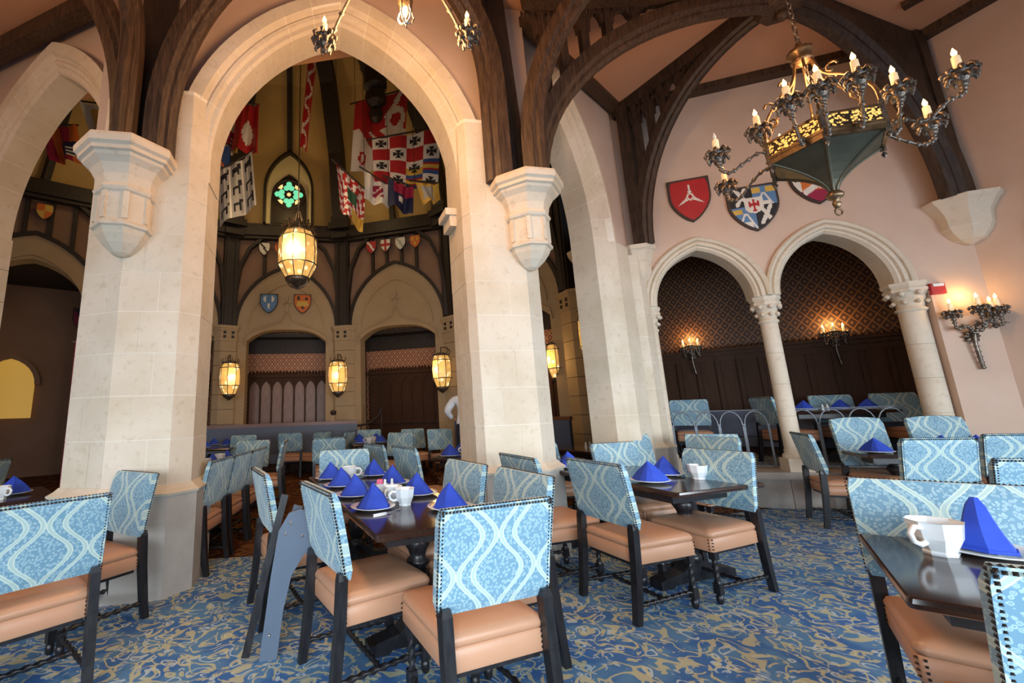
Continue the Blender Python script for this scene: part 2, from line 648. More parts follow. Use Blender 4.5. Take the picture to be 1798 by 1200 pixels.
# ---- arcade wall above the great arch
AW, AC, AZ0, AZ1 = 1.31, 1.46, 3.95, 5.80
pts = arch_pts(AC, AW, AZ0, AZ1, 0.20)
poly = [(-0.92, 3.9)] + [(x, z) for x, z in pts] + [(3.75, 3.9), (3.75, 6.4), (-0.92, 6.4)]
poly[1] = (poly[1][0], 3.9)
poly[-4] = (poly[-4][0], 3.9)
place(MB().prism(poly, 0.17, 0.55).obj('wall_arcade', 'plaster', kind='structure'), O_A, RZ_A)
# left arch wall (runs to the left of the pillar)
LC, LW, LZ0, LZ1 = -1.42, 1.16, 3.75, 5.62
pts = arch_pts(LC, LW, LZ0, LZ1, 0.20)
poly = [(-3.6, 0), (pts[0][0], 0)] + pts + [(pts[-1][0], 3.6), (0.15, 3.6), (0.15, 6.4), (-3.6, 6.4)]
place(MB().prism(poly, 0.15, 0.5).obj('wall_left', 'plaster', kind='structure'), O_L, RZ_L)
# right arch wall
RC, RW, RZ0, RZ1 = 0.72, 0.62, 3.70, 5.35
pts = arch_pts(RC, RW, RZ0, RZ1, 0.42)
poly = [(-0.2, 3.5), (pts[0][0], 3.5)] + pts + [(pts[-1][0], 0), (2.5, 0), (2.5, 6.4), (-0.2, 6.4)]
place(MB().prism(poly, 0.06, 0.45).obj('wall_right_arch', 'plaster', kind='structure'), O_1, RZ_1)
# twin arch wall
TW, TZ0, TZ1 = 0.625, 2.83, 3.63
C1, C2 = -0.49, 1.03
poly = [(-1.62, 0), (-1.36, 0), (-1.36, TZ0)]
poly += arch_pts(C1, TW, TZ0, TZ1, 0.10)
poly += arch_pts(C2, TW, TZ0, TZ1, 0.10)
poly += [(1.93, TZ0), (1.93, 0), (2.46, 0), (2.46, 6.3), (-1.62, 6.3)]
place(MB().prism(poly, 0.0, 0.32).obj('wall_back', 'plaster', kind='structure'), O_2, RZ_2)
# window wall
WC, WW, WZ0, WZ1 = 1.75, 1.02, 3.35, 5.2
outer = MB()
# built as two halves round the opening so that each half is a simple outline
left = [(-0.02, 0), (WC, 0), (WC, 1.0), (WC - WW - 0.2, 1.0)] + [p for p in arch_pts(WC, WW, WZ0, WZ1, 0.2) if p[0] <= WC + 1e-4] + [(WC, 6.3), (-0.02, 6.3)]
right = [(2 * WC - x if x > -0.01 else 5.4, z) for x, z in left]
right = [(5.4 if abs(x - (2 * WC + 0.02)) < 0.01 else x, z) for x, z in right]
outer.prism(left, 0, 0.35)
outer.prism(right, 0, 0.35)
place(outer.obj('wall_right', 'plaster', kind='structure'), O_3, RZ_3)
# stone surround and leaded window
wf = MB().obj('window_1', 'stone', kind='structure')
place(wf, O_3, RZ_3)
arch_ribs(wf, 'window_voussoir', 'stone', WC, WW, WZ0, WZ1, [(0.0, 0.2), (0.0, 0.02), (0.06, 0.02), (0.09, -0.05), (0.16, -0.05), (0.2, 0.03), (0.26, 0.0), (0.26, 0.2)], 6)
for sgn in (-1, 1):
    for k in range(5):
        x = WC + sgn * (WW + 0.13)
        MB().box((x, 0.08, 1.0 + 0.235 + k * 0.47), (0.26, 0.24, 0.462)).obj('jamb_stone', 'stone', wf)
MB().box((WC, 0.05, 0.94), (2.7, 0.36, 0.12)).obj('window_sill', 'stone', wf)
for k in (-1, 0, 1):
    MB().box((WC + k * 0.52, 0.14, 3.0), (0.05, 0.06, 4.0)).obj('mullion', 'iron', wf)
for k in range(7):
    MB().box((WC, 0.14, 1.5 + k * 0.5), (2.0, 0.03, 0.025)).obj('lead_bar', 'iron', wf)
MB().box((WC, 0.16, 3.05), (2.05, 0.012, 4.1)).obj('pane', 'glass', wf)

# ---- raised alcove behind the twin arches
step = place(MB().obj('trim_1', 'stone', kind='structure'), O_2, RZ_2)
x = -1.36
for w_ in (0.62, 0.85, 0.78, 0.84, 0.73):
    MB().box((x + w_ / 2, 0.35, 0.18), (w_ - 0.008, 0.7, 0.36)).obj('riser_stone', 'plinth', step)
    x += w_
x = -1.36
for w_ in (0.9, 1.1, 0.95, 0.87):
    MB().box((x + w_ / 2, 0.34, 0.405), (w_ - 0.005, 0.74, 0.088)).obj('tread_stone', 'plinth', step)
    x += w_
place(MB().box((1.0, 2.3, 0.42), (6.2, 3.3, 0.04)).obj('floor', 'carpet', kind='structure'), O_2, RZ_2)
BA, BB = (-1.75, 3.75), (3.9, 1.75)          # back wall of the alcove runs at a slant
bl = math.hypot(BB[0] - BA[0], BB[1] - BA[1])
brz = math.atan2(BB[1] - BA[1], BB[0] - BA[0])
BO = loc(O_2, RZ_2, (BA[0], BA[1], 0))
BRZ = RZ_2 + brz
bw = place(MB().box((bl / 2, 0.1, 2.7), (bl, 0.2, 5.4)).obj('wall_alcove', 'paper', kind='structure'), BO, BRZ)
place(MB().box((-1.72, 2.05, 2.7), (0.16, 3.5, 5.4)).obj('wall_alcove_left', 'panel', kind='structure'), O_2, RZ_2)
place(MB().box((3.72, 1.2, 2.7), (0.16, 1.7, 5.4)).obj('wall_alcove_right', 'panel', kind='structure'), O_2, RZ_2)
place(MB().box((1.0, 2.05, 5.3), (5.7, 3.6, 0.1)).obj('ceiling', 'dark_timber', kind='structure'), O_2, RZ_2)
# oak wainscot, panel by panel
wn = place(MB().obj('trim_2', 'panel', kind='structure'), BO, BRZ)
np_ = 18
pw = bl / np_
pm = MB().box((0, -0.015, 1.36), (pw - 0.055, 0.03, 1.80))
pm.box((0, -0.035, 1.36), (pw - 0.12, 0.02, 1.66))
pme = pm.mesh('wainscot_panel', 'panel')
bme = MB().box((0, -0.035, 1.36), (0.055, 0.07, 1.84)).box((0, -0.06, 1.36), (0.022, 0.03, 1.78)).mesh('batten', 'panel')
for k in range(np_):
    share('panel', pme, wn, ((k + 0.5) * pw, 0, 0))
    share('batten', bme, wn, (k * pw, 0, 0))
MB().box((bl / 2, -0.05, 2.33), (bl, 0.1, 0.08)).box((bl / 2, -0.075, 2.39), (bl, 0.15, 0.05)).box((bl / 2, -0.03, 2.24), (bl, 0.06, 0.12)).obj('top_rail', 'panel', wn)
mb = MB()
for k in range(int(bl / 0.085)):
    mb.lathe([(0.02, 0), (0.038, 0.02), (0.03, 0.045), (0.008, 0.07)], 6, (0.05 + k * 0.085, -0.07, 2.41))
mb.obj('cresting', 'panel', wn, kind='stuff')
MB().box((bl / 2, -0.03, 0.53), (bl, 0.06, 0.18)).obj('skirting', 'panel', wn)
# blue bench along the alcove wall
t = thing('upholstered_bench', 'dark blue upholstered bench against the alcove panelling', 'bench', BO, BRZ)
MB().box((bl / 2, -0.16, 0.97), (bl - 0.4, 0.14, 0.5)).obj('bench_back', 'bench', t)
MB().box((bl / 2, -0.36, 0.66), (bl - 0.4, 0.44, 0.16)).obj('bench_seat', 'bench', t)
MB().box((bl / 2, -0.3, 0.51), (bl - 0.4, 0.3, 0.14)).obj('bench_base', 'panel', t)

# ---- walls closing the hall behind the camera are left open to the daylight; side walls
place(MB().box((0, 0, 3.1), (0.3, 5.0, 6.2)).obj('wall_far_left', 'plaster', kind='structure'), (-9.0, 3.5, 0), 0)


# ---- stone pillars, block by block
def pillar(label, poly, z_top, o, rz, plinth=0.06, zp=0.78, split=(), course=0.372, name='stone_pillar', z_base=0.0):
    t = thing(name, label, 'pillar', o, rz)
    n = len(poly)
    cx = sum(p[0] for p in poly) / n
    cy = sum(p[1] for p in poly) / n

    def inset(d):
        out = []
        for i in range(n):
            a, b, c = Vector(poly[i - 1]), Vector(poly[i]), Vector(poly[(i + 1) % n])
            n1 = Vector(((b - a).y, -(b - a).x)).normalized()
            n2 = Vector(((c - b).y, -(c - b).x)).normalized()
            k = n1 + n2
            k = k / max(0.3, k.dot(n1))
            q = b - k * d
            out.append((q.x, q.y))
        return out
    core = inset(0.0025)
    MB().plan(core, z_base, z_top).obj('core', 'mortar', t)
    inner = inset(0.08)
    z = z_base + zp + 0.08
    row = 0
    while z < z_top - 0.05:
        z1 = min(z + course, z_top)
        for i in range(n):
            a, b = Vector(poly[i]), Vector(poly[(i + 1) % n])
            if (a + b)[1] / 2 > cy + 0.12 and poly[i][1] > cy and poly[(i + 1) % n][1] > cy:
                continue
            ia, ib = Vector(inner[i]), Vector(inner[(i + 1) % n])
            L = (b - a).length
            cuts = [0, 1]
            if L > 0.42:
                cuts = [0, 0.36 if row % 2 else 0.64, 1]
            dj = random.uniform(-0.0015, 0.0025)
            for q0, q1 in zip(cuts, cuts[1:]):
                g = 0.0025 / L
                p0, p1 = a.lerp(b, q0 + g), a.lerp(b, q1 - g)
                r0, r1 = ia.lerp(ib, q0), ia.lerp(ib, q1)
                nn = Vector(((b - a).y, -(b - a).x)).normalized() * dj
                MB().plan([p0 + nn, p1 + nn, r1, r0], z + 0.003, z1 - 0.003).obj('stone_block', 'stone', t)
        z = z1
        row += 1
    if zp:
        ou, o2 = inset(-plinth), inset(-plinth * 0.35)
        MB().plan(ou, z_base, z_base + zp).obj('plinth', 'plinth', t)
        mb = MB()
        rings = [[(p[0], p[1], z_base + zz) for p in inset(-d)] for d, zz in ((plinth + 0.012, zp), (plinth + 0.02, zp + 0.02), (plinth * 0.6, zp + 0.05), (0.008, zp + 0.08))]
        mb.loft(rings, 0, False)
        mb.obj('plinth_moulding', 'stone', t)
    return t


CORBEL = [(0.03, 2.84), (0.08, 2.86), (0.155, 2.93), (0.205, 3.0), (0.225, 3.05), (0.25, 3.06), (0.255, 3.085), (0.235, 3.10), (0.225, 3.12), (0.225, 3.37),
          (0.25, 3.385), (0.262, 3.41), (0.25, 3.435), (0.24, 3.45), (0.255, 3.53), (0.30, 3.61), (0.355, 3.655), (0.365, 3.68), (0.395, 3.69), (0.395, 3.725),
          (0.425, 3.745), (0.43, 3.80), (0.415, 3.83)]


def corbel(parent, x, y, prof=CORBEL, fillets=True, sc=1.0, a0=PI / 8, rz=0.0):
    c = MB().lathe([(r * sc, z) for r, z in prof], 8, (x, y, 0), 0, False, a0).obj('corbel', 'stone', parent)
    if fillets:
        mb = MB()
        for k in range(8):
            a = a0 + k * PI / 4
            mb.box((x + 0.222 * sc * math.cos(a), y + 0.222 * sc * math.sin(a), 3.245), (0.03, 0.045, 0.25), 0, a)
        mb.obj('fillet', 'stone', c)
    return c


pl = pillar('broad pale limestone pillar at the left of the great arch, grey plinth showing', [(-0.92, 0.6), (-0.90, 0.2), (-0.50, 0.0), (0.0, 0.0), (0.14, 0.16), (0.14, 0.6)], 4.62, O_A, RZ_A)
corbel(pl, -0.50, -0.03)
pr = pillar('broad pale limestone pillar at the right of the great arch, behind the centre tables', [(2.77, 0.6), (2.77, 0.10), (2.83, 0.0), (3.42, 0.0), (3.66, 0.18), (3.74, 0.6)], 4.62, O_A, RZ_A)
corbel(pr, 3.47, 0.0)
# far inner edge capital glimpsed on the arch side of the right pillar
MB().box((2.72, 0.42, 3.62), (0.16, 0.3, 0.08)).box((2.74, 0.42, 3.52), (0.1, 0.26, 0.14)).obj('impost', 'stone', pr)

o8 = [(0.34 * math.cos(PI / 8 + k * PI / 4), 0.34 * math.sin(PI / 8 + k * PI / 4)) for k in range(8)]
P3 = Vector((3.44, 6.42, 0))
p3 = pillar('slimmer eight sided stone pier left of the twin arches', o8[4:] + o8[:4], 3.60, P3, RZ_2 + R(14), 0.05)
o8s = [(0.30 * math.cos(PI / 8 + k * PI / 4), 0.30 * math.sin(PI / 8 + k * PI / 4)) for k in range(8)]

# small corbels carrying the timber trusses of the bay
SMALL = [(0.03, 3.17), (0.11, 3.22), (0.16, 3.30), (0.185, 3.36), (0.19, 3.50), (0.215, 3.53), (0.22, 3.60), (0.26, 3.68), (0.285, 3.70), (0.285, 3.76)]
t = thing('timber_corbel', 'small plain stone corbel against the pier left of the twin arches', 'corbel', loc(O_2, RZ_2, (-1.30, 0.0, 0)), RZ_2)
corbel(t, 0, 0, SMALL, False)
TIP = [(0.02, 3.22), (0.13, 3.28), (0.20, 3.37), (0.22, 3.42), (0.235, 3.44), (0.235, 3.50), (0.25, 3.60), (0.32, 3.72), (0.36, 3.76), (0.37, 3.80)]
t = thing('timber_corbel', 'stone corbel in the corner right of the twin arches', 'corbel', loc(O_2, RZ_2, (2.40, -0.04, 0)), RZ_2)
corbel(t, 0, 0, TIP, False)

# ---- moulded stone arches
PROF = [(-0.0, 0.50), (-0.0, 0.17), (0.025, 0.14), (0.075, 0.14), (0.095, 0.105), (0.13, 0.095), (0.16, 0.115), (0.175, 0.10), (0.20, 0.055), (0.33, 0.045), (0.34, 0.12), (0.34, 0.5)]
t = thing('stone_arch', 'great moulded stone arch between the two broad pillars', 'arch', O_A, RZ_A)
arch_ribs(t, 'voussoir', 'stone', AC, AW, AZ0, AZ1, PROF, 8, 0.0035, 0.002)
for sgn in (-1, 1):
    mb = MB()
    xs = AC + sgn * AW
    ring = lambda z: [(xs + sgn * o, y, z) for o, y in PROF]
    mb.loft([ring(3.72), ring(3.95)], 0, False)
    mb.obj('springer', 'stone', t)
t = thing('stone_arch', 'moulded stone arch at the far left, dark hall behind', 'arch', O_L, RZ_L)
arch_ribs(t, 'voussoir', 'stone', LC, LW, LZ0, LZ1, [(o, y - 0.02) for o, y in PROF], 7, 0.0035, 0.002)
for k in range(9):
    MB().box((LC - LW - 0.17, 0.28, 0.21 + k * 0.42), (0.34, 0.44, 0.414)).obj('jamb_stone', 'stone', t)
t = thing('stone_arch', 'narrow moulded stone arch seen at a slant, right of the right pillar', 'arch', O_1, RZ_1)
prof1 = [(0.0, 0.40), (0.0, 0.06), (0.10, 0.0), (0.16, 0.03), (0.24, -0.03), (0.30, 0.0), (0.40, -0.06), (0.47, -0.05), (0.47, 0.4)]
arch_ribs(t, 'voussoir', 'stone', RC, RW, RZ0, RZ1, prof1, 7, 0.0035, 0.002)
pj = [(o + 0.003, y + 0.003) for o, y in prof1[:-2]] + [(0.797, -0.047), (0.797, 0.3)]
MB().loft([[(RC + RW + o, y, z) for o, y in pj] for z in (0.03, 3.70)], 0, False).obj('mortar_joint', 'mortar', t)
for k in range(9):
    mb = MB()
    z0, z1 = 0.03 + k * 0.4078, 0.03 + (k + 1) * 0.4078
    xs = RC + RW
    pj = prof1[:-2] + [(0.80, -0.05), (0.80, 0.3)]
    mb.loft([[(xs + o, y, z) for o, y in pj] for z in (z0 + 0.002, z1 - 0.002)], 0, False)
    mb.obj('jamb_stone', 'stone', t)

# twin arches with their slender columns
tprof = [(0.0, 0.30), (0.0, 0.03), (0.03, -0.01), (0.05, -0.01), (0.065, -0.045), (0.10, -0.05), (0.125, -0.02), (0.14, -0.05), (0.175, -0.07), (0.20, -0.05), (0.20, 0.3)]
for cx, lab in ((C1, 'moulded pointed stone arch, left of the twin pair'), (C2, 'moulded pointed stone arch, right of the twin pair')):
    t = thing('stone_arch', lab, 'arch', O_2, RZ_2, 'twin arches of the back wall')
    arch_ribs(t, 'voussoir', 'stone', cx, TW - 0.02, TZ0, TZ1, [(o if o < 0.13 else o * 0.93, y) for o, y in tprof], 5, 0.002)
COLS = ((-1.20, 0.085, 'slender stone column at the left end of the twin arches'),
        (0.27, 0.098, 'slender stone column between the twin arches'),
        (1.80, 0.125, 'thicker stone column at the right end of the twin arches'))
for cx, r, lab in COLS:
    t = thing('stone_column', lab, 'column', loc(O_2, RZ_2, (cx, 0.15, 0)), RZ_2, 'columns of the twin arches')
    MB().box((0, 0, 0.53), (r * 2.7, r * 2.7, 0.17)).obj('base_block', 'stone', t)
    MB().lathe([(r * 1.3, 0.615), (r * 1.38, 0.64), (r * 1.25, 0.67), (r * 1.05, 0.69), (r * 1.12, 0.71), (r, 0.74)], 20).obj('base_moulding', 'stone', t)
    z = 0.74
    for k in range(4):
        z1 = z + (2.46 - 0.74) / 4
        MB().lathe([(r, z), (r * 1.0, z1 - 0.006), (r * 0.97, z1 - 0.002)], 20).obj('shaft_drum', 'stone', t)
        z = z1
    mb = MB().lathe([(r * 1.02, 2.45), (r * 1.2, 2.47), (r * 1.2, 2.49), (r * 1.0, 2.505), (r * 1.08, 2.58), (r * 1.3, 2.66), (r * 1.55, 2.70)], 16)
    mb.lathe([(r * 1.62, 2.70), (r * 1.75, 2.715), (r * 1.75, 2.745), (r * 1.6, 2.76), (r * 1.82, 2.79), (r * 1.82, 2.83)], 8, (0, 0, 0), 0, False, PI / 8)
    cap = mb.obj('capital', 'stone', t)
    mb = MB()
    for k in range(8):
        a = k * PI / 4
        for rr, zz, s_ in ((1.28, 2.575, 0.028), (1.62, 2.68, 0.034)):
            mb.lathe([(0.004, -s_), (s_ * 0.8, -s_ * 0.5), (s_, 0), (s_ * 0.8, s_ * 0.5), (0.004, s_)], 6, (r * rr * math.cos(a), r * rr * math.sin(a), zz))
    mb.obj('carved_leaf', 'stone', cap)


# ------------------------------------------------------------------ timber roof
RIB = [(-0.085, -0.02), (-0.085, 0.10), (-0.055, 0.14), (-0.055, 0.17), (-0.028, 0.21), (0.028, 0.21), (0.055, 0.17), (0.055, 0.14), (0.085, 0.10), (0.085, -0.02)]


def scaled(prof, k, j=None):
    return [(a * k, b * (j or k)) for a, b in prof]


def arc_path(p0, p1, lean=1.0, n=18, rise=0.0):
    """quarter ellipse from a vertical start at p0 to a level end at p1"""
    p0, p1 = Vector(p0), Vector(p1)
    out = []
    if rise:
        out.append(p0.copy())
    for i in range(n + 1):
        a = PI / 2 * i / n
        k = (1 - math.cos(a)) ** lean
        out.append(Vector((p0.x + (p1.x - p0.x) * k, p0.y + (p1.y - p0.y) * k, p0.z + rise + (p1.z - p0.z - rise) * math.sin(a))))
    return out


def side_of(p0, p1):
    d = Vector(p1) - Vector(p0)
    return Vector((-d.y, d.x, 0)).normalized()


def rib(parent, name, path, side, prof, mat='timber'):
    return MB().sweep(path, side, prof).obj(name, mat, parent)


def beam(parent, name, a, b, w, h, mat='timber', side=None):
    a, b = Vector(a), Vector(b)
    sd = side or side_of(a, b)
    return MB().sweep([a, b], sd, [(-w / 2, -h / 2), (-w / 2, h / 2), (w / 2, h / 2), (w / 2, -h / 2)]).obj(name, mat, parent)


def truss(label, foot, head, apex_drop, top0, prof, posts, wallpost=True, solid=False, mat='truss_timber'):
    """curved brace from a corbel to the hub, straight rafter above it, tracery posts between"""
    t = thing('roof_truss', label, 'truss')
    foot, head, top0 = Vector(foot), Vector(head), Vector(top0)
    sd = side_of(foot, head)
    path = arc_path(foot, head - Vector((0, 0, apex_drop)))
    rib(t, 'curved_brace', path, sd, prof, mat)
    hd = (Vector((head.x, head.y, 0)) - Vector((foot.x, foot.y, 0))).normalized()
    beam(t, 'rafter', top0 - Vector((0, 0, 0.09)), head - Vector((0, 0, 0.09)), 0.2, 0.18, mat, side=sd)
    if wallpost:
        beam(t, 'wall_post', foot + hd * 0.03, Vector((foot.x + hd.x * 0.03, foot.y + hd.y * 0.03, top0.z)), 0.18, 0.16, mat, side=sd)
    L = (Vector((head.x, head.y)) - Vector((foot.x, foot.y))).length

    def arc_z(q):
        c = 1 - q
        return foot.z + (head.z - apex_drop - foot.z) * math.sqrt(max(0, 1 - c * c))

    def top_z(q):
        return top0.z + (head.z - top0.z) * q - 0.16
    if solid:
        poly, n = [], 14
        for i in range(n + 1):
            q = i / n
            poly.append((foot.x + (head.x - foot.x) * q, foot.y + (head.y - foot.y) * q, arc_z(q)))
        topl = [(foot.x + (head.x - foot.x) * i / n, foot.y + (head.y - foot.y) * i / n, max(top_z(i / n) + 0.1, arc_z(i / n) + 0.01)) for i in range(n + 1)]
        rings = []
        for a, b in zip(poly, topl):
            a, b = Vector(a), Vector(b)
            rings.append([a - sd * 0.07, b - sd * 0.07, b + sd * 0.07, a + sd * 0.07])
        MB().loft(rings, 0, False).obj('spandrel_board', mat, t)
        return t
    for q in posts:
        b = foot + (head - foot) * q
        za, zb = arc_z(q), top_z(q)
        if zb - za < 0.12:
            continue
        p = MB()
        p.sweep([(b.x, b.y, za - 0.02), (b.x, b.y, zb + 0.02)], sd, [(-0.05, -0.045), (-0.05, 0.045), (0.05, 0.045), (0.05, -0.045)])
        # cusped head pieces on both sides of the post
        hgt = min(0.34, (zb - za) * 0.5)
        for sg in (-1, 1):
            pts = []
            for i in range(7):
                a = PI / 2 * i / 6
                pts.append((b.x + hd.x * sg * (0.045 + 0.15 * (1 - math.cos(a))), b.y + hd.y * sg * (0.045 + 0.15 * (1 - math.cos(a))), zb - hgt + hgt * math.sin(a)))
            p.sweep(pts, sd, [(-0.04, -0.03), (-0.04, 0.03), (0.04, 0.03), (0.04, -0.03)])
            c = pts[3]
            p.lathe([(0.005, -0.035), (0.03, -0.02), (0.03, 0.02), (0.005, 0.035)], 6, c)
        p.obj('tracery_post', mat, t)
    return t


fR = loc(O_A, RZ_A, (3.52, -0.02, 3.83))
f3 = loc(O_2, RZ_2, (-1.24, -0.12, 3.76))
f4 = loc(O_2, RZ_2, (2.36, -0.14, 3.80))
truss('carved timber truss springing from the right pillar corbel to the roof hub', fR, HUB, 0.12, V0 + Vector((0.1, 0, 0)), scaled(RIB, 1.15), (0.10, 0.17, 0.25, 0.34, 0.44), False, False, 'timber')
truss('carved timber truss with cusped tracery, springing left of the twin arches', f3, HUB, 0.1, V1, scaled(RIB, 0.95), (0.10, 0.2, 0.3, 0.42, 0.55))
truss('massive timber truss rising from the corbel right of the twin arches', f4, HUB, 0.1, V2, scaled(RIB, 1.5, 1.3), (), True, True)
t = thing('roof_hub', 'dark timber hub where the ceiling trusses meet', 'boss', (HUB.x, HUB.y, 0))
MB().lathe([(0.05, 6.12), (0.22, 6.16), (0.26, 6.22), (0.26, 6.5)], 8, smooth=False).obj('boss', 'timber', t)
MB().lathe([(0.01, 6.02), (0.06, 6.05), (0.09, 6.1), (0.06, 6.14)], 8).obj('finial', 'timber', t)
# wall plates
t = thing('wall_plate', 'dark timber wall plate along the top of the twin arch wall', 'beam')
n2 = loc((0, 0, 0), RZ_2, (0, -1, 0))
beam(t, 'plate', V1 + n2 * 0.07, V2 + n2 * 0.07 + (V2 - V1).normalized() * 0.1, 0.16, 0.15)
t = thing('wall_plate', 'dark timber wall plate above the slanting narrow arch', 'beam')
n1 = loc((0, 0, 0), RZ_1, (0, -1, 0))
beam(t, 'plate', V0 + Vector((0.15, 0.4, -0.03)) + n1 * 0.05, V1 + n1 * 0.08, 0.16, 0.15)
t = thing('wall_plate', 'dark timber wall plate along the top of the window wall', 'beam')
n3 = loc((0, 0, 0), RZ_3, (0, -1, 0))
beam(t, 'plate', V2 + n3 * 0.08, V2 + loc((0, 0, 0), RZ_3, (5, 0, 0)) + n3 * 0.08, 0.16, 0.17)
t = thing('ceiling_batten', 'thin dark batten on the ceiling near the right wall', 'beam')
beam(t, 'batten', (6.5, 4.6, 6.26), (7.35, 3.0, 6.23), 0.12, 0.06)

# ribs springing from the left corbel
t = thing('vault_rib_cluster', 'cluster of moulded timber ribs above the left pillar corbel', 'timber')
c = loc(O_A, RZ_A, (-0.50, -0.03, 3.82))
ax = loc((0, 0, 0), RZ_A, (1, 0, 0))
lx = loc((0, 0, 0), RZ_L, (-1, 0, 0))
toward = loc((0, 0, 0), RZ_A, (0, -1, 0))
rib(t, 'rib', arc_path(c + lx * 0.13 + toward * 0.08, c + lx * 1.9 + toward * 0.5 + Vector((0, 0, 2.45)), 1.0, 18, 0.12), lx.cross(Vector((0, 0, 1))), scaled(RIB, 1.0))
rib(t, 'rib', arc_path(c + toward * 0.13, c + toward * 3.0 + lx * 0.5 + Vector((0, 0, 2.45)), 1.25, 18, 0.9), ax, scaled(RIB, 1.0))
rib(t, 'rib', arc_path(c + ax * 0.16 + toward * 0.06, c + ax * 1.75 + toward * 0.45 + Vector((0, 0, 2.45)), 1.0, 18, 0.3), ax.cross(Vector((0, 0, 1))) * -1, [(-a, b) for a, b in scaled(RIB, 1.1)][::-1])
pc = c + toward * -0.02
MB().sweep([pc + ax * 0.1, pc + ax * 0.1 + Vector((0, 0, 2.5))], ax, [(-0.12, -0.03), (-0.12, 0.03), (0.2, 0.03), (0.2, -0.03)]).obj('spandrel_board', 'dark_timber', t)
# ribs springing from the right corbel
t = thing('vault_rib_cluster', 'cluster of moulded timber ribs above the right pillar corbel', 'timber')
c = loc(O_A, RZ_A, (3.47, 0.0, 3.82))
rib(t, 'rib', arc_path(c - ax * 0.20 + toward * 0.05, c - ax * 1.5 + toward * 0.6 + Vector((0, 0, 2.5)), 1.4, 18, 0.9), ax.cross(Vector((0, 0, 1))), scaled(RIB, 1.15))
rib(t, 'rib', arc_path(c + toward * 0.12 + ax * 0.02, c + toward * 1.8 + ax * 1.5 + Vector((0, 0, 2.5)), 1.1, 18, 0.35), ax - toward * 0.9, scaled(RIB, 1.0))
MB().sweep([c - ax * 0.02 + toward * -0.02, c - ax * 0.14 + toward * -0.02 + Vector((0, 0, 2.5))], ax, [(-0.16, -0.03), (-0.16, 0.03), (0.10, 0.03), (0.10, -0.03)]).obj('spandrel_board', 'dark_timber', t)
# tie timbers high on the left wall
t = thing('ceiling_beam', 'dark timber beam along the ceiling at the upper left', 'beam')
beam(t, 'beam', loc(O_L, RZ_L, (-3.4, -0.05, 6.12)), loc(O_L, RZ_L, (0.3, -0.05, 6.12)), 0.16, 0.2)
beam(t, 'post', loc(O_L, RZ_L, (-0.32, 0.05, 4.9)), loc(O_L, RZ_L, (-0.32, 0.05, 6.2)), 0.10, 0.12, side=ax)
# sprinkler heads
for k, (p, lab) in enumerate((((2.75, 4.52, 6.32), 'small sprinkler head on the ceiling, left of the roof hub'), ((4.72, 5.05, 6.40), 'small sprinkler head on the ceiling above the shields'))):
    t = thing('sprinkler_head', lab, 'sprinkler', p)
    MB().lathe([(0.035, 0.0), (0.035, 0.012), (0.012, 0.015), (0.012, 0.03)], 8, (0, 0, -0.03)).obj('rose', 'bronze', t)
    MB().tube([(0, 0, -0.03), (0.015, 0, -0.06), (0, 0, -0.09)], 0.006, 5).tube([(0, 0, -0.03), (-0.015, 0, -0.06), (0, 0, -0.09)], 0.006, 5).lathe([(0.004, -0.005), (0.03, 0)], 8, (0, 0, -0.09)).obj('deflector', 'bronze', t)


# ------------------------------------------------------------------ the round hall behind the arcade
PIERS = [Vector(p) for p in ((-9.85, 8.35, 0), (-7.15, 10.25, 0), (-5.03, 11.92, 0), (-1.79, 12.49, 0), (1.39, 11.64, 0), (3.85, 9.40, 0))]
HC = Vector((-2.5, 8.2, 0))
zc = 3.93
hall = []


def fill_wall(L, open_w, open_h, flat):
    """outline of one bay's stone panel with its opening"""
    if flat:
        xs = [-open_w + 2 * open_w * i / 12 for i in range(13)]
        arc = [(x, open_h - 0.34 * (abs(x) / open_w) ** 3.2) for x in xs]
    else:
        arc = arch_pts(0, open_w, 3.75, open_h, 0, 8)
    return arc


def shield_bm(w, h, fn, n=12, m=14, depth=0.02, rim=0.12):
    """heater shield, bulging, its field painted cell by cell; lies in xz, faces -y; fn(u in -1..1, v 0 top..1 tip)"""
    def half(v):
        if v < 0.38:
            return 1.0
        q = (v - 0.38) / 0.62
        return max(0.0, math.cos(q * PI / 2)) ** 0.72 if q < 1 else 0.0
    mb = MB()
    vs, fs, ms = [], [], []
    for j in range(m + 1):
        v = j / m
        hw = max(half(v), 0.015)
        for i in range(n + 1):
            u = -1 + 2 * i / n
            x = u * hw * w / 2
            y = -depth * (1.2 - 0.5 * (u * hw) ** 2 - 0.2 * (2 * v - 1) ** 2)
            vs.append((x, y, h / 2 - v * h))
    for j in range(m):
        for i in range(n):
            a = j * (n + 1) + i
            mb.add([vs[a], vs[a + n + 1], vs[a + n + 2], vs[a + 1]], [(0, 1, 2, 3)], fn(-1 + 2 * (i + 0.5) / n * 1.0, (j + 0.5) / m, half((j + 0.5) / m)))
    return mb


def shield_outline(w, h, k=1.0, n=14):
    pts = []
    for j in range(n + 1):
        v = j / n
        hw = 1.0 if v < 0.38 else max(0.0, math.cos((v - 0.38) / 0.62 * PI / 2)) ** 0.72
        pts.append((hw * w / 2 * k, (h / 2 - v * h) * k))
    r = pts
    l = [(-x, z) for x, z in pts[-2::-1]]
    return r + l


def shield(name, label, o, rz, p, w, h, fn, mats, group=None, n=12, m=14, tilt=0.0):
    t = thing(name, label, 'shield', loc(o, rz, p), rz, group)
    t.rotation_euler[0] = tilt
    MB().prism(shield_outline(w, h, 1.10), -0.012, 0.02).obj('back_board', 'rim', t)
    shield_bm(w, h, fn, n, m).obj('field', mats, t)
    return t


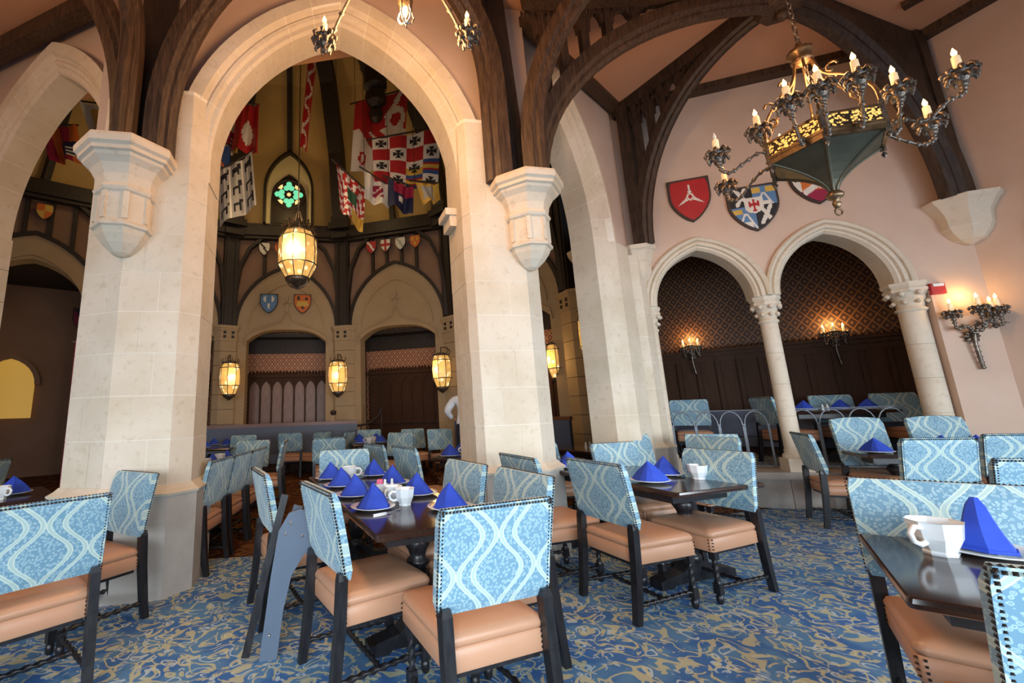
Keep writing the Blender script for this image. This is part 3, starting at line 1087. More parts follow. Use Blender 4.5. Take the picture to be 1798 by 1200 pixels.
def bay(A, B, label, opening, shields=True, lantern_at=None, deep=0.9, right_dark=False):
    d = B - A
    L = d.length
    rz = math.atan2(d.y, d.x)
    mid = (A + B) / 2
    half = L / 2
    aw = half - 0.24
    # stone panel with pointed head, standing proud of the plaster
    head = arch_pts(0, aw, zc, 5.74, 0, 12)
    if opening == 'flat':
        ow = 1.12
        arc = fill_wall(L, ow, 3.86, True)
    else:
        ow = 1.18
        arc = fill_wall(L, ow, 5.15, False)
    poly = [(-half, 0), (-ow, 0)] + arc + [(ow, 0), (half, 0), (half, zc), (head[-1][0], zc)] + head[::-1] + [(-half, zc)]
    place(MB().prism(poly, 0.0, 0.4).obj('wall_hall_stone', 'hall_stone', kind='structure'), mid, rz)
    # plaster above the arch
    up = [(-half, zc)] + head + [(half, zc), (half, 6.75), (-half, 6.75)]
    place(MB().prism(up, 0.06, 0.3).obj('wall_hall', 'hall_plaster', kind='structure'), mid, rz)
    t = thing('bay_arch_trim', label + ', timber trimmed arch', 'arch', mid, rz)
    prof = [(-0.02, 0.02), (-0.02, -0.07), (0.07, -0.07), (0.07, 0.02)]
    cols = [arch_pts(0, aw, zc, 5.74, o, 12) for o, y in prof]
    MB().loft([[(c[i][0], y, c[i][1]) for (o, y), c in zip(prof, cols)] for i in range(len(cols[0]))], 0, False).obj('arch_moulding', 'dark_timber', t)
    # blind tracery: inner hood and ogee lines carved on the stone
    prof = [(-0.02, 0.01), (-0.015, -0.035), (0.015, -0.035), (0.02, 0.01)]
    cols = [arch_pts(0, aw - 0.34, zc - 0.05, 5.25, o, 12) for o, y in prof]
    MB().loft([[(c[i][0], y, c[i][1]) for (o, y), c in zip(prof, cols)] for i in range(len(cols[0]))], 0, False).obj('hood_mould', 'hall_stone', t)
    if opening == 'flat':
        for sg in (-1, 1):
            path = [(sg * (ow + 0.06), -0.02, 3.4), (sg * (ow + 0.02), -0.02, 3.66), (sg * (ow - 0.22), -0.02, 3.84), (sg * 0.5, -0.02, 3.97), (sg * 0.14, -0.02, 4.12), (sg * 0.02, -0.02, 4.42)]
            MB().tube(path, 0.022, 6).obj('ogee_mould', 'hall_stone', t)
        MB().box((0, -0.025, 4.62), (0.06, 0.05, 0.5)).box((0, -0.025, 4.66), (0.26, 0.05, 0.05)).obj('carved_finial', 'hall_stone', t)
    # studs between arch trim and ring beam
    for x in (-0.68, -0.23, 0.23, 0.68):
        za = zc + 1.81 * math.sqrt(max(0, 1 - (abs(x) / aw) ** 1.6)) * 0.98
        MB().box((x, 0.0, (za + 6.7) / 2), (0.085, 0.12, 6.7 - za)).obj('stud', 'dark_timber', t)
    # arched brackets under the ring beam
    for sg in (-1, 1):
        path = [(sg * (half - 0.16), -0.06, 4.0 + 0.0), (sg * (half - 0.18), -0.06, 4.9), (sg * (half - 0.28), -0.06, 5.7), (sg * (half - 0.55), -0.08, 6.3), (sg * (half - 0.95), -0.1, 6.66)]
        MB().sweep(path, (0, 1, 0), [(-0.07, -0.05), (-0.07, 0.05), (0.07, 0.05), (0.07, -0.05)]).obj('bracket', 'dark_timber', t)
    b = thing('ring_beam', label + ', heavy dark ring beam', 'beam', mid, rz)
    MB().box((0, -0.05, 6.85), (L + 0.1, 0.42, 0.36)).obj('beam', 'dark_timber', b)
    MB().box((0, -0.12, 6.62), (L + 0.05, 0.16, 0.08)).obj('bead', 'dark_timber', b)
    # the room seen through the opening
    if opening == 'flat':
        r = place(MB().box((0, deep + 0.1, 2.2), (2 * ow + 0.8, 0.2, 4.4)).obj('wall_recess', 'paper_hall', kind='structure'), mid, rz)
        s = place(MB().box((0, deep / 2 + 0.2, 3.75), (2 * ow + 0.8, deep - 0.3, 0.1)).box((-ow - 0.2, deep / 2 + 0.2, 2), (0.1, deep - 0.3, 4)).box((ow + 0.2, deep / 2 + 0.2, 2), (0.1, deep - 0.3, 4)).box((0, deep - 0.03, 3.52), (2 * ow + 0.8, 0.06, 0.5)).obj('trim_3', 'dark_timber', kind='structure'), mid, rz)
        w = thing('gothic_panelling', label + ', tall gothic oak panelling', 'panelling', mid, rz)
        n = 7
        pw = 2.3 / n
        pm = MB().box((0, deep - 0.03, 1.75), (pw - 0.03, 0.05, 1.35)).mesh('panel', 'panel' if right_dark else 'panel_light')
        fm = MB().box((0, deep - 0.05, 1.8), (0.045, 0.09, 1.5))
        hm = MB()
        a = arch_pts(0, pw / 2 - 0.03, 2.18, 2.42, 0, 4)
        hm.prism([(-pw / 2, 2.15)] + [(x, z) for x, z in a] + [(pw / 2, 2.15), (pw / 2, 2.52), (-pw / 2, 2.52)], deep - 0.09, deep - 0.04)
        hme = hm.mesh('tracery_head', 'panel')
        fme = fm.mesh('muntin', 'panel')
        for k in range(n):
            x = -1.15 + (k + 0.5) * pw
            share('panel', pm, w, (x, 0, 0))
            share('tracery_head', hme, w, (x, 0, 0))
            share('muntin', fme, w, (x - pw / 2, 0, 0))
        MB().box((0, deep - 0.08, 2.57), (2.4, 0.16, 0.09)).obj('top_rail', 'panel', w)
        MB().box((0, deep - 0.1, 1.12), (2.4, 0.1, 0.1)).obj('bottom_rail', 'panel', w)
        MB().box((0, deep - 0.03, 0.53), (2.4, 0.06, 1.06)).obj('base_panel', 'panel', w)
        mb = MB()
        for k in range(24):
            mb.lathe([(0.02, 0), (0.045, 0.03), (0.03, 0.09), (0.006, 0.13)], 5, (-1.12 + k * 0.097, deep - 0.1, 2.61))
        mb.obj('cresting', 'panel', w, kind='stuff')
    hall.append((mid, rz, L))
    return mid, rz, L


t = NT('hall_limestone', 0.85, 0, 0.2)
v = t.coord()
x, y, z = t.sep(v)[:3]
fz = t.math('ABSOLUTE', t.math('SUBTRACT', t.math('FRACT', t.math('MULTIPLY', z, 2.5)), 0.5))
jm = t.math('MULTIPLY', t.step(fz, 0.485, 0.495), 0.35)
t.color(t.mix(jm, t.mix(t.noise(v, 2.2, 4), (0.40, 0.285, 0.165), (0.49, 0.365, 0.225)), (0.28, 0.20, 0.12)))
MAT['hall_stone'] = t.m

BAYS = [bay(PIERS[0], PIERS[1], 'side bay seen through the left arch', 'point'),
        bay(PIERS[1], PIERS[2], 'bay half hidden by the left pillar', 'flat'),
        bay(PIERS[2], PIERS[3], 'rear bay left of the middle, two shields on it', 'flat'),
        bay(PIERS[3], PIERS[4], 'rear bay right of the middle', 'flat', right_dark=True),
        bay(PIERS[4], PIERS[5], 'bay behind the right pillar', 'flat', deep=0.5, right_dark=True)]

pier_labels = ['stone pier far left in the hall', 'stone pier in the hall behind the left pillar', 'stone pier with the left wall lantern',
               'stone pier at the middle of the hall back wall', 'stone pier with the right wall lantern', 'stone pier seen through the narrow right arch']
for i, P in enumerate(PIERS):
    dv = (HC - P)
    dv.z = 0
    rz = math.atan2(dv.y, dv.x) + PI / 2
    t = thing('hall_pier', pier_labels[i], 'pier', P, rz)
    poly = [(-0.34, 0.2), (-0.34, -0.06), (-0.20, -0.20), (0.20, -0.20), (0.34, -0.06), (0.34, 0.2)]
    for k in range(9):
        MB().plan(poly, 0.01 + k * 0.4, 0.4 + k * 0.4).obj('stone_block', 'hall_stone', t)
    c = MB()
    big = lambda s: [(x * s, y * s) for x, y in poly]
    c.plan(big(1.10), 3.50, 3.56).plan(big(1.05), 3.56, 3.80).plan(big(1.16), 3.80, 3.86).plan(big(1.24), 3.86, 3.94)
    cp = c.obj('capital', 'hall_stone', t)
    mb = MB()
    for x in (-0.11, 0.11):
        for zz in (3.62, 3.74):
            mb.box((x, -0.212, zz), (0.075, 0.02, 0.075))
    mb.obj('quatrefoil_shade_block', 'dark_timber', cp)  # dark blocks stand in for the shade inside carved recesses
    p = thing('roof_post', 'dark roof post and rib above the ' + pier_labels[i].replace('stone pier ', 'pier '), 'timber', P, rz)
    MB().box((0, -0.02, 5.4), (0.40, 0.30, 2.92)).box((-0.12, -0.18, 5.4), (0.06, 0.06, 2.92)).box((0.12, -0.18, 5.4), (0.06, 0.06, 2.92)).obj('post', 'dark_timber', p)
    MB().box((0, -0.25, 7.0), (0.62, 0.5, 0.2)).box((0, -0.2, 7.22), (0.5, 0.4, 0.26)).box((0, -0.24, 6.7), (0.5, 0.4, 0.16)).obj('bracket_head', 'dark_timber', p)
    L = dv.length
    MB().sweep([(0, -0.12, 7.1), (0, -L * 0.12, 9.3), (0, -L * 0.3, 11.2), (0, -L * 0.8, 14.0)], (1, 0, 0), [(-0.21, -0.12), (-0.21, 0.25), (0.21, 0.25), (0.21, -0.12)]).obj('roof_rib', 'dark_timber', p)
# hanging tracery under the capital seen through the narrow arch
t = thing('hanging_capital', 'white stone capital with hanging tracery points, seen through the narrow right arch', 'capital', (3.62, 7.92, 0), R(-10))
MB().lathe([(0.10, 3.98), (0.22, 4.02), (0.25, 4.12), (0.34, 4.26), (0.36, 4.36)], 8, smooth=False).obj('bell', 'stone', t)
for k in range(5):
    x = -0.2 + k * 0.1
    MB().box((x, -0.12, 3.98 - 0.05 * (k % 2)), (0.028, 0.04, 0.5)).lathe([(0.004, -0.04), (0.025, 0), (0.004, 0.03)], 6, (x, -0.12, 3.72 - 0.05 * (k % 2))).obj('hanging_point', 'stone', t)
beam(t, 'dark_post', (0, 0.05, 4.3), (0, 0.05, 6.6), 0.3, 0.3, 'dark_timber', side=(1, 0, 0))

# conical roof
apexz = 14.0
mb = MB()
n = len(PIERS)
lo = [(P.x + (P - HC).normalized().x * 0.3, P.y + (P - HC).normalized().y * 0.3) for P in PIERS] + [(3.2, 5.6), (1.5, 4.55), (-2.4, 3.95), (-5.0, 4.7), (-8.6, 5.4)]
m_ = len(lo)
levels = [(1.0, 6.95), (0.90, 9.3), (0.72, 11.2), (0.2, 14.0)]
rings = [[(HC.x + (x - HC.x) * k, HC.y + (y - HC.y) * k, z) for x, y in lo] for k, z in levels]
mb.loft(rings, 0, False, False)
mb.add(rings[-1], [tuple(range(m_))])
mb.obj('ceiling', 'cone', kind='structure')
# thin ribs in the middle of each bay of the cone
for i, (mid, rz, L) in enumerate(BAYS):
    dv = HC - mid
    dv.z = 0
    p = thing('thin_roof_rib', ['thin dark roof rib far left', 'thin dark roof rib left of the niche window', 'thin dark roof rib above the niche window', 'thin dark roof rib behind the big white and red flag', 'thin dark roof rib behind the right pillar', ][i], 'timber', mid, math.atan2(dv.y, dv.x) + PI / 2)
    l_ = dv.length
    MB().sweep([(0, 0.0, 9.4 if i == 2 else 7.0), (0, -l_ * 0.10 + 0.12, 9.5), (0, -l_ * 0.29 + 0.1, 11.2), (0, -l_ * 0.78, 13.9)], (1, 0, 0), [(-0.08, -0.05), (-0.08, 0.06), (0.08, 0.06), (0.08, -0.05)]).obj('rib', 'dark_timber', p)
# hall side of the arcade: dark screen wall above the arches
place(MB().box((1.4, 0.62, 7.75), (5.4, 0.1, 3.0)).obj('wall_arcade_rear', 'dark_timber', kind='structure'), O_A, RZ_A)
place(MB().box((-1.6, 0.58, 7.75), (4.4, 0.1, 3.0)).obj('wall_left_rear', 'dark_timber', kind='structure'), O_L, RZ_L)
place(MB().box((1.2, 0.53, 7.75), (3.2, 0.1, 3.0)).obj('wall_right_rear', 'dark_timber', kind='structure'), O_1, RZ_1)

# lancet niche with the quatrefoil window
mid, rz, L = BAYS[2]
wn = place(MB().obj('window_2', 'niche', kind='structure'), mid, rz)
wn.location = loc(mid, rz, (0.02, 0, 0))
lanc = [(-0.66, 7.02)] + arch_pts(0, 0.66, 8.1, 9.3, 0, 8) + [(0.66, 7.02)]
MB().prism(lanc, -0.30, -0.16).obj('niche_back', 'niche', wn)
cols = [arch_pts(0, 0.66, 8.1, 9.3, o, 8) for o in (0, 0.07)]
prof = [(0, -0.16), (0, -0.46), (1, -0.46), (1, -0.16)]
MB().loft([[(cols[o][i][0], y, cols[o][i][1]) for o, y in prof] for i in range(len(cols[0]))], 0, False).box((-0.695, -0.31, 7.55), (0.07, 0.3, 1.1)).box((0.695, -0.31, 7.55), (0.07, 0.3, 1.1)).obj('niche_arch', 'dark_timber', wn)
inner = [(-0.52, 7.02)] + arch_pts(0, 0.52, 7.75, 8.62, 0, 8) + [(0.52, 7.02)]
MB().prism(inner, -0.36, -0.30).obj('dark_lancet', 'dark_timber', wn)
cz = 7.95
mb = MB().lathe([(0.49, 0), (0.49, 0.05), (0.44, 0.05), (0.44, 0)], 28, (0, 0, 0), 0, True, 0, False)
ringo = mb.obj('round_frame', 'dark_timber', wn)
ringo.location = (0, -0.36, cz)
ringo.rotation_euler = (R(90), 0, 0)
MAT['glass_green'] = glow('stained_green', (0.16, 0.75, 0.42), 0.9, (0.1, 0.4, 0.25))
MAT['glass_amber'] = glow('stained_amber', (1.0, 0.72, 0.30), 0.9, (0.8, 0.5, 0.2))
for k in range(4):
    a = k * PI / 2
    mb = MB()
    cx, czz = 0.25 * math.cos(a), cz + 0.25 * math.sin(a)
    for q in range(3):
        b = a + (q - 1) * 2.1
        px, pz = cx + 0.085 * math.cos(b), czz + 0.085 * math.sin(b)
        circ = [(px + 0.085 * math.cos(2 * PI * i / 10), pz + 0.085 * math.sin(2 * PI * i / 10)) for i in range(10)]
        mb.prism(circ, -0.372 - q * 0.001, -0.362)
    mb.obj('quatrefoil_pane', 'glass_green', wn)
    a2 = a + PI / 4
    cx, czz = 0.33 * math.cos(a2), cz + 0.33 * math.sin(a2)
    pts = [(cx + r_ * math.cos(a2 + da), czz + r_ * math.sin(a2 + da)) for r_, da in ((0.10, 1.2), (0.07, 2.4), (0.06, 3.9), (0.10, 5.1), (0.05, 0))]
    MB().prism(pts, -0.371, -0.361).obj('corner_pane', 'glass_amber', wn)
MB().prism([(0.06 * math.cos(i * PI / 4), cz + 0.06 * math.sin(i * PI / 4)) for i in range(8)], -0.373, -0.36).obj('centre_pane', 'glass_amber', wn)

# shields in the hall
def quarter(u, v, hw):
    return 1 if (u < 0) == (v < 0.45) else 2


def cross_fn(u, v, hw):
    return 2 if abs(u * hw) < 0.2 or abs(v - 0.42) < 0.13 else 1


def dots(u, v, hw):
    for a, b in ((-0.45, 0.25), (0.45, 0.25), (0, 0.62)):
        if (u * hw - a) ** 2 + ((v - b) * 1.2) ** 2 < 0.035:
            return 2
    return 1


def bars(u, v, hw):
    for a, b in ((-0.55, 0.18), (0.45, 0.2), (0.02, 0.72)):
        if abs(u * hw - a) < 0.17 and abs(v - b) < 0.09:
            return 3
    return 2 if abs(v - 0.47) < 0.14 and abs(u * hw) < 0.72 else 1


def bend(u, v, hw):
    return 2 if abs(u * hw * 0.6 - (v - 0.45)) < 0.16 else 1


mid, rz, L = BAYS[2]
shield('wall_shield', 'blue shield with three pale stars on the hall back wall', mid, rz, (-0.52, -0.06, 4.62), 0.46, 0.54, dots, ['steelblue', 'steelblue', 'white'], 'pair of shields on the rear bay')
shield('wall_shield', 'orange red shield with dark charges beside the blue star shield', mid, rz, (0.44, -0.06, 4.62), 0.46, 0.54, bars, ['orange', 'orange', 'gold', 'black'], 'pair of shields on the rear bay')
small = [(2, -0.68, 'white shield with dark charge, left under the ring beam', bend, ['white', 'white', 'black']), (2, -0.23, 'orange shield beside the hanging lantern', bend, ['orange', 'orange', 'red']),
         (3, -0.68, 'red shield with pale bend, first of four under the ring beam on the right', bend, ['red', 'red', 'white']), (3, -0.23, 'white shield with red cross, second of four under the ring beam on the right', cross_fn, ['white', 'white', 'red']),
         (3, 0.23, 'pale shield with dark band, third of four under the ring beam on the right', bend, ['white', 'white', 'grey']), (3, 0.68, 'orange red shield, fourth of four under the ring beam on the right', dots, ['orange', 'orange', 'gold']),
         (1, 0.62, 'white shield with red bend beside the left pillar', bend, ['white', 'white', 'red']), (4, -0.6, 'pale quartered shield beside the right pillar', quarter, ['white', 'white', 'grey']),
         (0, 0.1, 'orange shield high in the bay behind the left arch', quarter, ['orange', 'orange', 'gold'])]
for bi, x, lab, fn, mats in small:
    mid, rz, L = BAYS[bi]
    shield('small_shield', lab, mid, rz, (x, -0.12, 6.28), 0.30, 0.37, fn, mats, 'small shields under the ring beam', 8, 9)
mid, rz, L = BAYS[0]

# the open room beyond the left arch
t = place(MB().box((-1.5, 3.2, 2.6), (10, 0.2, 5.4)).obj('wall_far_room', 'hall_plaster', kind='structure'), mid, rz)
place(MB().box((-1.5, 1.9, 5.3), (10, 2.9, 0.12)).box((-6.3, 1.8, 2.6), (0.2, 3.0, 5.3)).obj('ceiling', 'dark_timber', kind='structure'), mid, rz)
wn = place(MB().obj('window_3', 'niche', kind='structure'), mid, rz)
wn.location = loc(mid, rz, (-0.55, 3.05, 0))
MAT['yellow_lit'] = glow('lit_amber_glass', (1.0, 0.55, 0.08), 0.30, (0.7, 0.45, 0.1))
MB().prism([(-0.55, 1.55)] + arch_pts(0, 0.55, 2.45, 3.15, 0, 6) + [(0.55, 1.55)], -0.05, 0.0).obj('pane', 'yellow_lit', wn)
cols = [arch_pts(0, 0.55, 2.45, 3.15, o, 6) for o in (0, 0.12)]
MB().loft([[(cols[o][i][0], y, cols[o][i][1]) for o, y in ((0, 0.0), (0, -0.12), (1, -0.12), (1, 0.0))] for i in range(len(cols[0]))], 0, False).obj('window_frame', 'hall_plaster', wn)
shield('wall_shield', 'dark shield on the shadowed wall left of the left pillar', mid, rz, (0.95, 3.05, 4.35), 0.55, 0.66, bend, ['crimson', 'crimson', 'black'])
t = thing('timber_corbel', 'small stone corbel with pierced panel at the far left edge', 'corbel', loc(mid, rz, (-1.42, -0.25, 0)), rz)
MB().lathe([(0.1, 3.35), (0.2, 3.4), (0.22, 3.8), (0.25, 3.84), (0.33, 3.98), (0.38, 4.02), (0.4, 4.1)], 8, smooth=False, a0=PI / 8).obj('bell', 'stone', t)

# bench and railing at the back of the hall
mid, rz, L = BAYS[2]
t = thing('banquette', 'long blue banquette with a wooden top rail before the rear bay', 'bench', loc(mid, rz, (-0.2, -1.05, 0)), rz)
MB().box((0, 0.05, 1.155), (4.3, 0.18, 0.10)).obj('top_rail', 'rail_wood', t)
MB().box((0, 0, 0.78), (4.3, 0.14, 0.68)).obj('bench_back', 'bench', t)
MB().box((0, -0.28, 0.36), (4.3, 0.46, 0.2)).obj('bench_seat', 'bench', t)
MB().box((0, -0.2, 0.13), (4.3, 0.4, 0.26)).obj('bench_base', 'panel', t)
mid, rz, L = BAYS[3]
t = thing('banquette', 'short blue banquette before the bay behind the right pillar', 'bench', loc(BAYS[4][0], BAYS[4][1], (0.3, -0.9, 0)), BAYS[4][1])
MB().box((0, 0.06, 1.155), (2.8, 0.14, 0.07)).obj('top_rail', 'rail_wood', t)
MB().box((0, 0, 0.78), (2.8, 0.14, 0.68)).obj('bench_back', 'bench', t)
MB().box((0, -0.28, 0.36), (2.8, 0.46, 0.2)).obj('bench_seat', 'bench', t)
t = thing('stair_rail', 'dark curved handrail at the end of the banquette', 'railing', loc(mid, rz, (-0.85, -0.75, 0)), rz)
MB().tube([(-0.4, 0, 1.05), (-0.1, 0, 1.06), (0.25, 0, 1.12), (0.5, 0, 1.3), (0.62, 0, 1.52)], 0.03, 8).obj('handrail', 'dark_timber', t)
for x, h in ((-0.35, 1.05), (0.0, 1.08), (0.58, 1.45)):
    MB().tube([(x, 0, 0), (x, 0, h)], 0.02, 6).obj('baluster', 'dark_timber', t)
t = thing('newel_post', 'pale newel post with dark knob by the curved handrail', 'post', loc(mid, rz, (-1.55, -0.95, 0)), rz)
MB().box((0, 0, 0.68), (0.12, 0.12, 1.36)).obj('post', 'hall_stone', t)
MB().lathe([(0.05, 1.36), (0.08, 1.4), (0.08, 1.46), (0.02, 1.5)], 10).obj('knob', 'dark_timber', t)
# low dais towards the right of the hall where the waiter stands
mb = MB().plan([(0.55, 8.6), (2.4, 8.2), (3.4, 9.0), (1.3, 11.2), (0.2, 11.4)], 0.0, 0.17)
mb.obj('floor', 'red_carpet', kind='structure')


# ------------------------------------------------------------------ lanterns
def make_lantern(label, p, rz, h=1.05, w=0.24, bracket=True, n=8, group=None, power=14):
    """amber glazed lantern: crown, barrel of panes between ribs, tapering foot"""
    t = thing('wall_lantern' if bracket else 'hanging_lantern', label, 'lantern', p, rz, group)
    k = h / 1.05
    lv = [(0.62, -0.43), (1.0, -0.20), (1.04, 0.02), (1.0, 0.26), (0.78, 0.38)]
    for i in range(n):
        a0, a1 = 2 * PI * i / n + PI / n, 2 * PI * (i + 1) / n + PI / n
        mb = MB()
        for (r0, z0), (r1, z1) in zip(lv, lv[1:]):
            q = [(w * r * math.cos(a), w * r * math.sin(a), z * k) for r, z, a in ((r0, z0, a0), (r0, z0, a1), (r1, z1, a1), (r1, z1, a0))]
            q2 = [(x * 0.96, y * 0.96, z) for x, y, z in q]
            mb.add(q + q2, [(0, 1, 2, 3), (7, 6, 5, 4)])
        mb.obj('pane', 'amber', t)
    mb = MB()
    for i in range(n):
        a = 2 * PI * i / n + PI / n
        mb.tube([(w * 1.02 * r * math.cos(a), w * 1.02 * r * math.sin(a), z * k) for r, z in lv], 0.010, 5)
    for r, z in (lv[0], lv[1], lv[3], lv[4]):
        mb.tube([(w * 1.03 * r * math.cos(2 * PI * i / 16), w * 1.03 * r * math.sin(2 * PI * i / 16), z * k) for i in range(17)], 0.012, 5)
    mb.obj('frame', 'iron', t)
    MB().lathe([(w * 0.62, -0.43 * k), (w * 0.66, -0.46 * k), (w * 0.5, -0.50 * k), (w * 0.22, -0.55 * k), (0.02, -0.58 * k)], 12).obj('foot', 'iron', t)
    mb = MB().lathe([(w * 0.80, 0.37 * k), (w * 0.8, 0.41 * k), (w * 0.45, 0.45 * k), (w * 0.15, 0.47 * k)], 12)
    for i in range(n):
        a = 2 * PI * i / n
        c, s_ = math.cos(a), math.sin(a)
        mb.tube([(w * 0.8 * c, w * 0.8 * s_, 0.38 * k), (w * 0.95 * c, w * 0.95 * s_, 0.47 * k), (w * 0.8 * c, w * 0.8 * s_, 0.53 * k)], [0.014, 0.012, 0.004], 5)
    mb.obj('crown', 'iron', t)
    if bracket:
        MB().tube([(0, 0, 0.46 * k), (0, 0.0, 0.6 * k), (0, 0.2, 0.62 * k), (0, 0.42, 0.5 * k)], 0.016, 6).obj('bracket', 'iron', t)
    l = lamp('lantern_light', loc(p, rz, (0, -w - 0.12, 0)), power)
    l.data.shadow_soft_size = 0.1
    return t


def pier_front(i, d, z):
    P = PIERS[i]
    dv = (HC - P)
    dv.z = 0
    return P + dv.normalized() * d + Vector((0, 0, z)), math.atan2(dv.y, dv.x) + PI / 2


for i, lab in ((2, 'amber wall lantern on the pier beside the left pillar'), (3, 'amber wall lantern on the middle pier of the hall'), (4, 'amber wall lantern on the pier beside the right pillar')):
    p, rz = pier_front(i, 0.55, 2.43)
    make_lantern(lab, p, rz, 1.08, 0.25, True, 8, 'wall lanterns on the hall piers')
p, rz = pier_front(5, 0.6, 2.45)
make_lantern('amber wall lantern half hidden behind the right pillar edge', Vector((3.53, 9.9, 2.45)), rz, 1.0, 0.22, True, 6)
make_lantern('large amber lantern seen through the narrow right arch', Vector((3.56, 7.9, 2.70)), R(10), 1.15, 0.24, True, 6, None, 20)

# the big lantern hung in the middle of the hall
t = make_lantern('large hanging amber lantern on a rod in the middle of the hall', Vector((-1.92, 7.5, 4.33)), 0, 1.15, 0.34, False, 10, None, 60)
MB().tube([(0, 0, 0.5), (0, 0, 1.2), (0.0, 0, 9.0)], 0.012, 6).obj('rod', 'iron', t)
mb = MB()
for i in range(10):
    a = 2 * PI * i / 10
    c, s_ = math.cos(a), math.sin(a)
    mb.tube([(0.33 * c, 0.33 * s_, 0.38), (0.25 * c, 0.25 * s_, 0.5), (0.30 * c, 0.30 * s_, 0.60), (0.10 * c, 0.1 * s_, 0.62), (0.03 * c, 0.03 * s_, 0.85)], [0.018, 0.02, 0.014, 0.01, 0.008], 5)
mb.obj('crown_finial', 'bronze', t)
mb = MB()
for i in range(6):
    a = 2 * PI * i / 6
    mb.tube([(0.2 * math.cos(a), 0.2 * math.sin(a), -0.5), (0.14 * math.cos(a), 0.14 * math.sin(a), -0.6), (0.03 * math.cos(a), 0.03 * math.sin(a), -0.66)], 0.015, 5)
mb.obj('bottom_scroll', 'iron', t)

# hanging turned pendant in the roof
t = thing('roof_pendant', 'black turned timber pendant hanging before the big flag', 'pendant', (-0.45, 8.3, 0))
MB().lathe([(0.02, 7.62), (0.12, 7.7), (0.16, 7.85), (0.10, 7.98), (0.22, 8.1), (0.24, 8.3), (0.16, 8.4), (0.26, 8.5), (0.26, 8.9), (0.34, 9.0), (0.30, 9.2), (0.36, 9.4), (0.2, 10.8)], 10, smooth=False).obj('pendant', 'dark_timber', t)

# soft warm cove light above the ring beam
for p in ((-4.2, 10.2, 7.3), (-1.0, 10.6, 7.3), (1.6, 9.2, 7.3), (-6.5, 8.4, 7.3)):
    lamp('cove_light', p, 20, (1.0, 0.72, 0.34), 0.3)
lamp('hall_fill_light', (-1.9, 7.6, 5.6), 30, (1.0, 0.70, 0.42), 0.3)
lamp('far_room_light', (-9.6, 9.6, 3.6), 8, (1.0, 0.66, 0.3), 0.3)


# ------------------------------------------------------------------ candle arms shared by chandeliers and sconces
def cup_mesh(r=0.075, petals=8):
    mb = MB()
    mb.lathe([(0.012, -0.13), (0.03, -0.115), (0.02, -0.095), (0.034, -0.075), (0.05, -0.05), (0.036, -0.02), (0.05, 0.0), (0.062, 0.012), (0.03, 0.02)], 10)
    for k in range(petals):
        for z0, s_ in ((-0.055, 0.85), (0.005, 1.0)):
            a = 2 * PI * (k + (0.5 if s_ < 1 else 0)) / petals
            c, sn = math.cos(a), math.sin(a)
            path = [(0.035 * c, 0.035 * sn, z0), (r * s_ * c, r * s_ * sn, z0 + 0.012), (r * 1.25 * s_ * c, r * 1.25 * s_ * sn, z0 - 0.008), (r * 1.2 * s_ * c, r * 1.2 * s_ * sn, z0 - 0.035)]
            mb.tube(path, [0.010, 0.019, 0.015, 0.006], 6)
    return mb


CUP = cup_mesh().mesh('leaf_cup', 'iron')
CANDLE = MB().lathe([(0.0, 0.0), (0.026, 0.0), (0.024, 0.125), (0.018, 0.135), (0.0, 0.138)], 10).mesh('candle', 'candle')
BULB = MB().lathe([(0.006, 0.135), (0.015, 0.15), (0.017, 0.168), (0.009, 0.19), (0.001, 0.21)], 8).mesh('flame_bulb', 'flame')
DEAD = MB().lathe([(0.006, 0.135), (0.013, 0.15), (0.014, 0.168), (0.008, 0.19), (0.001, 0.21)], 8).mesh('unlit_bulb', 'dead_bulb')


def candle_arm(t, path, r=0.013, lit=True, s=1.0, mat='iron', knots=True):
    mb = MB().tube(path, r, 7)
    if knots:
        for p in path[1:-1:2]:
            mb.lathe([(0.005, -r * 2.0), (r * 2.1, 0), (0.005, r * 2.0)], 7, p)
    arm = mb.obj('arm', mat, t)
    e = Vector(path[-1]) + Vector((0, 0, 0.12 * s))
    for nm, me in (('leaf_cup', CUP), ('candle', CANDLE), ('flame_bulb' if lit else 'unlit_bulb', BULB if lit else DEAD)):
        o = share(nm, me, arm, e)
        o.scale = (s, s, s)
    return e


def curve(pts, n=6):
    """smooth the control points with Catmull-Rom"""
    P = [Vector(p) for p in pts]
    P = [P[0] * 2 - P[1]] + P + [P[-1] * 2 - P[-2]]
    out = []
    for i in range(1, len(P) - 2):
        for k in range(n):
            q = k / n
            a, b, c, d = P[i - 1], P[i], P[i + 1], P[i + 2]
            out.append(0.5 * ((2 * b) + (c - a) * q + (2 * a - 5 * b + 4 * c - d) * q * q + (3 * b - a - 3 * c + d) * q ** 3))
    out.append(P[-2])
    return out


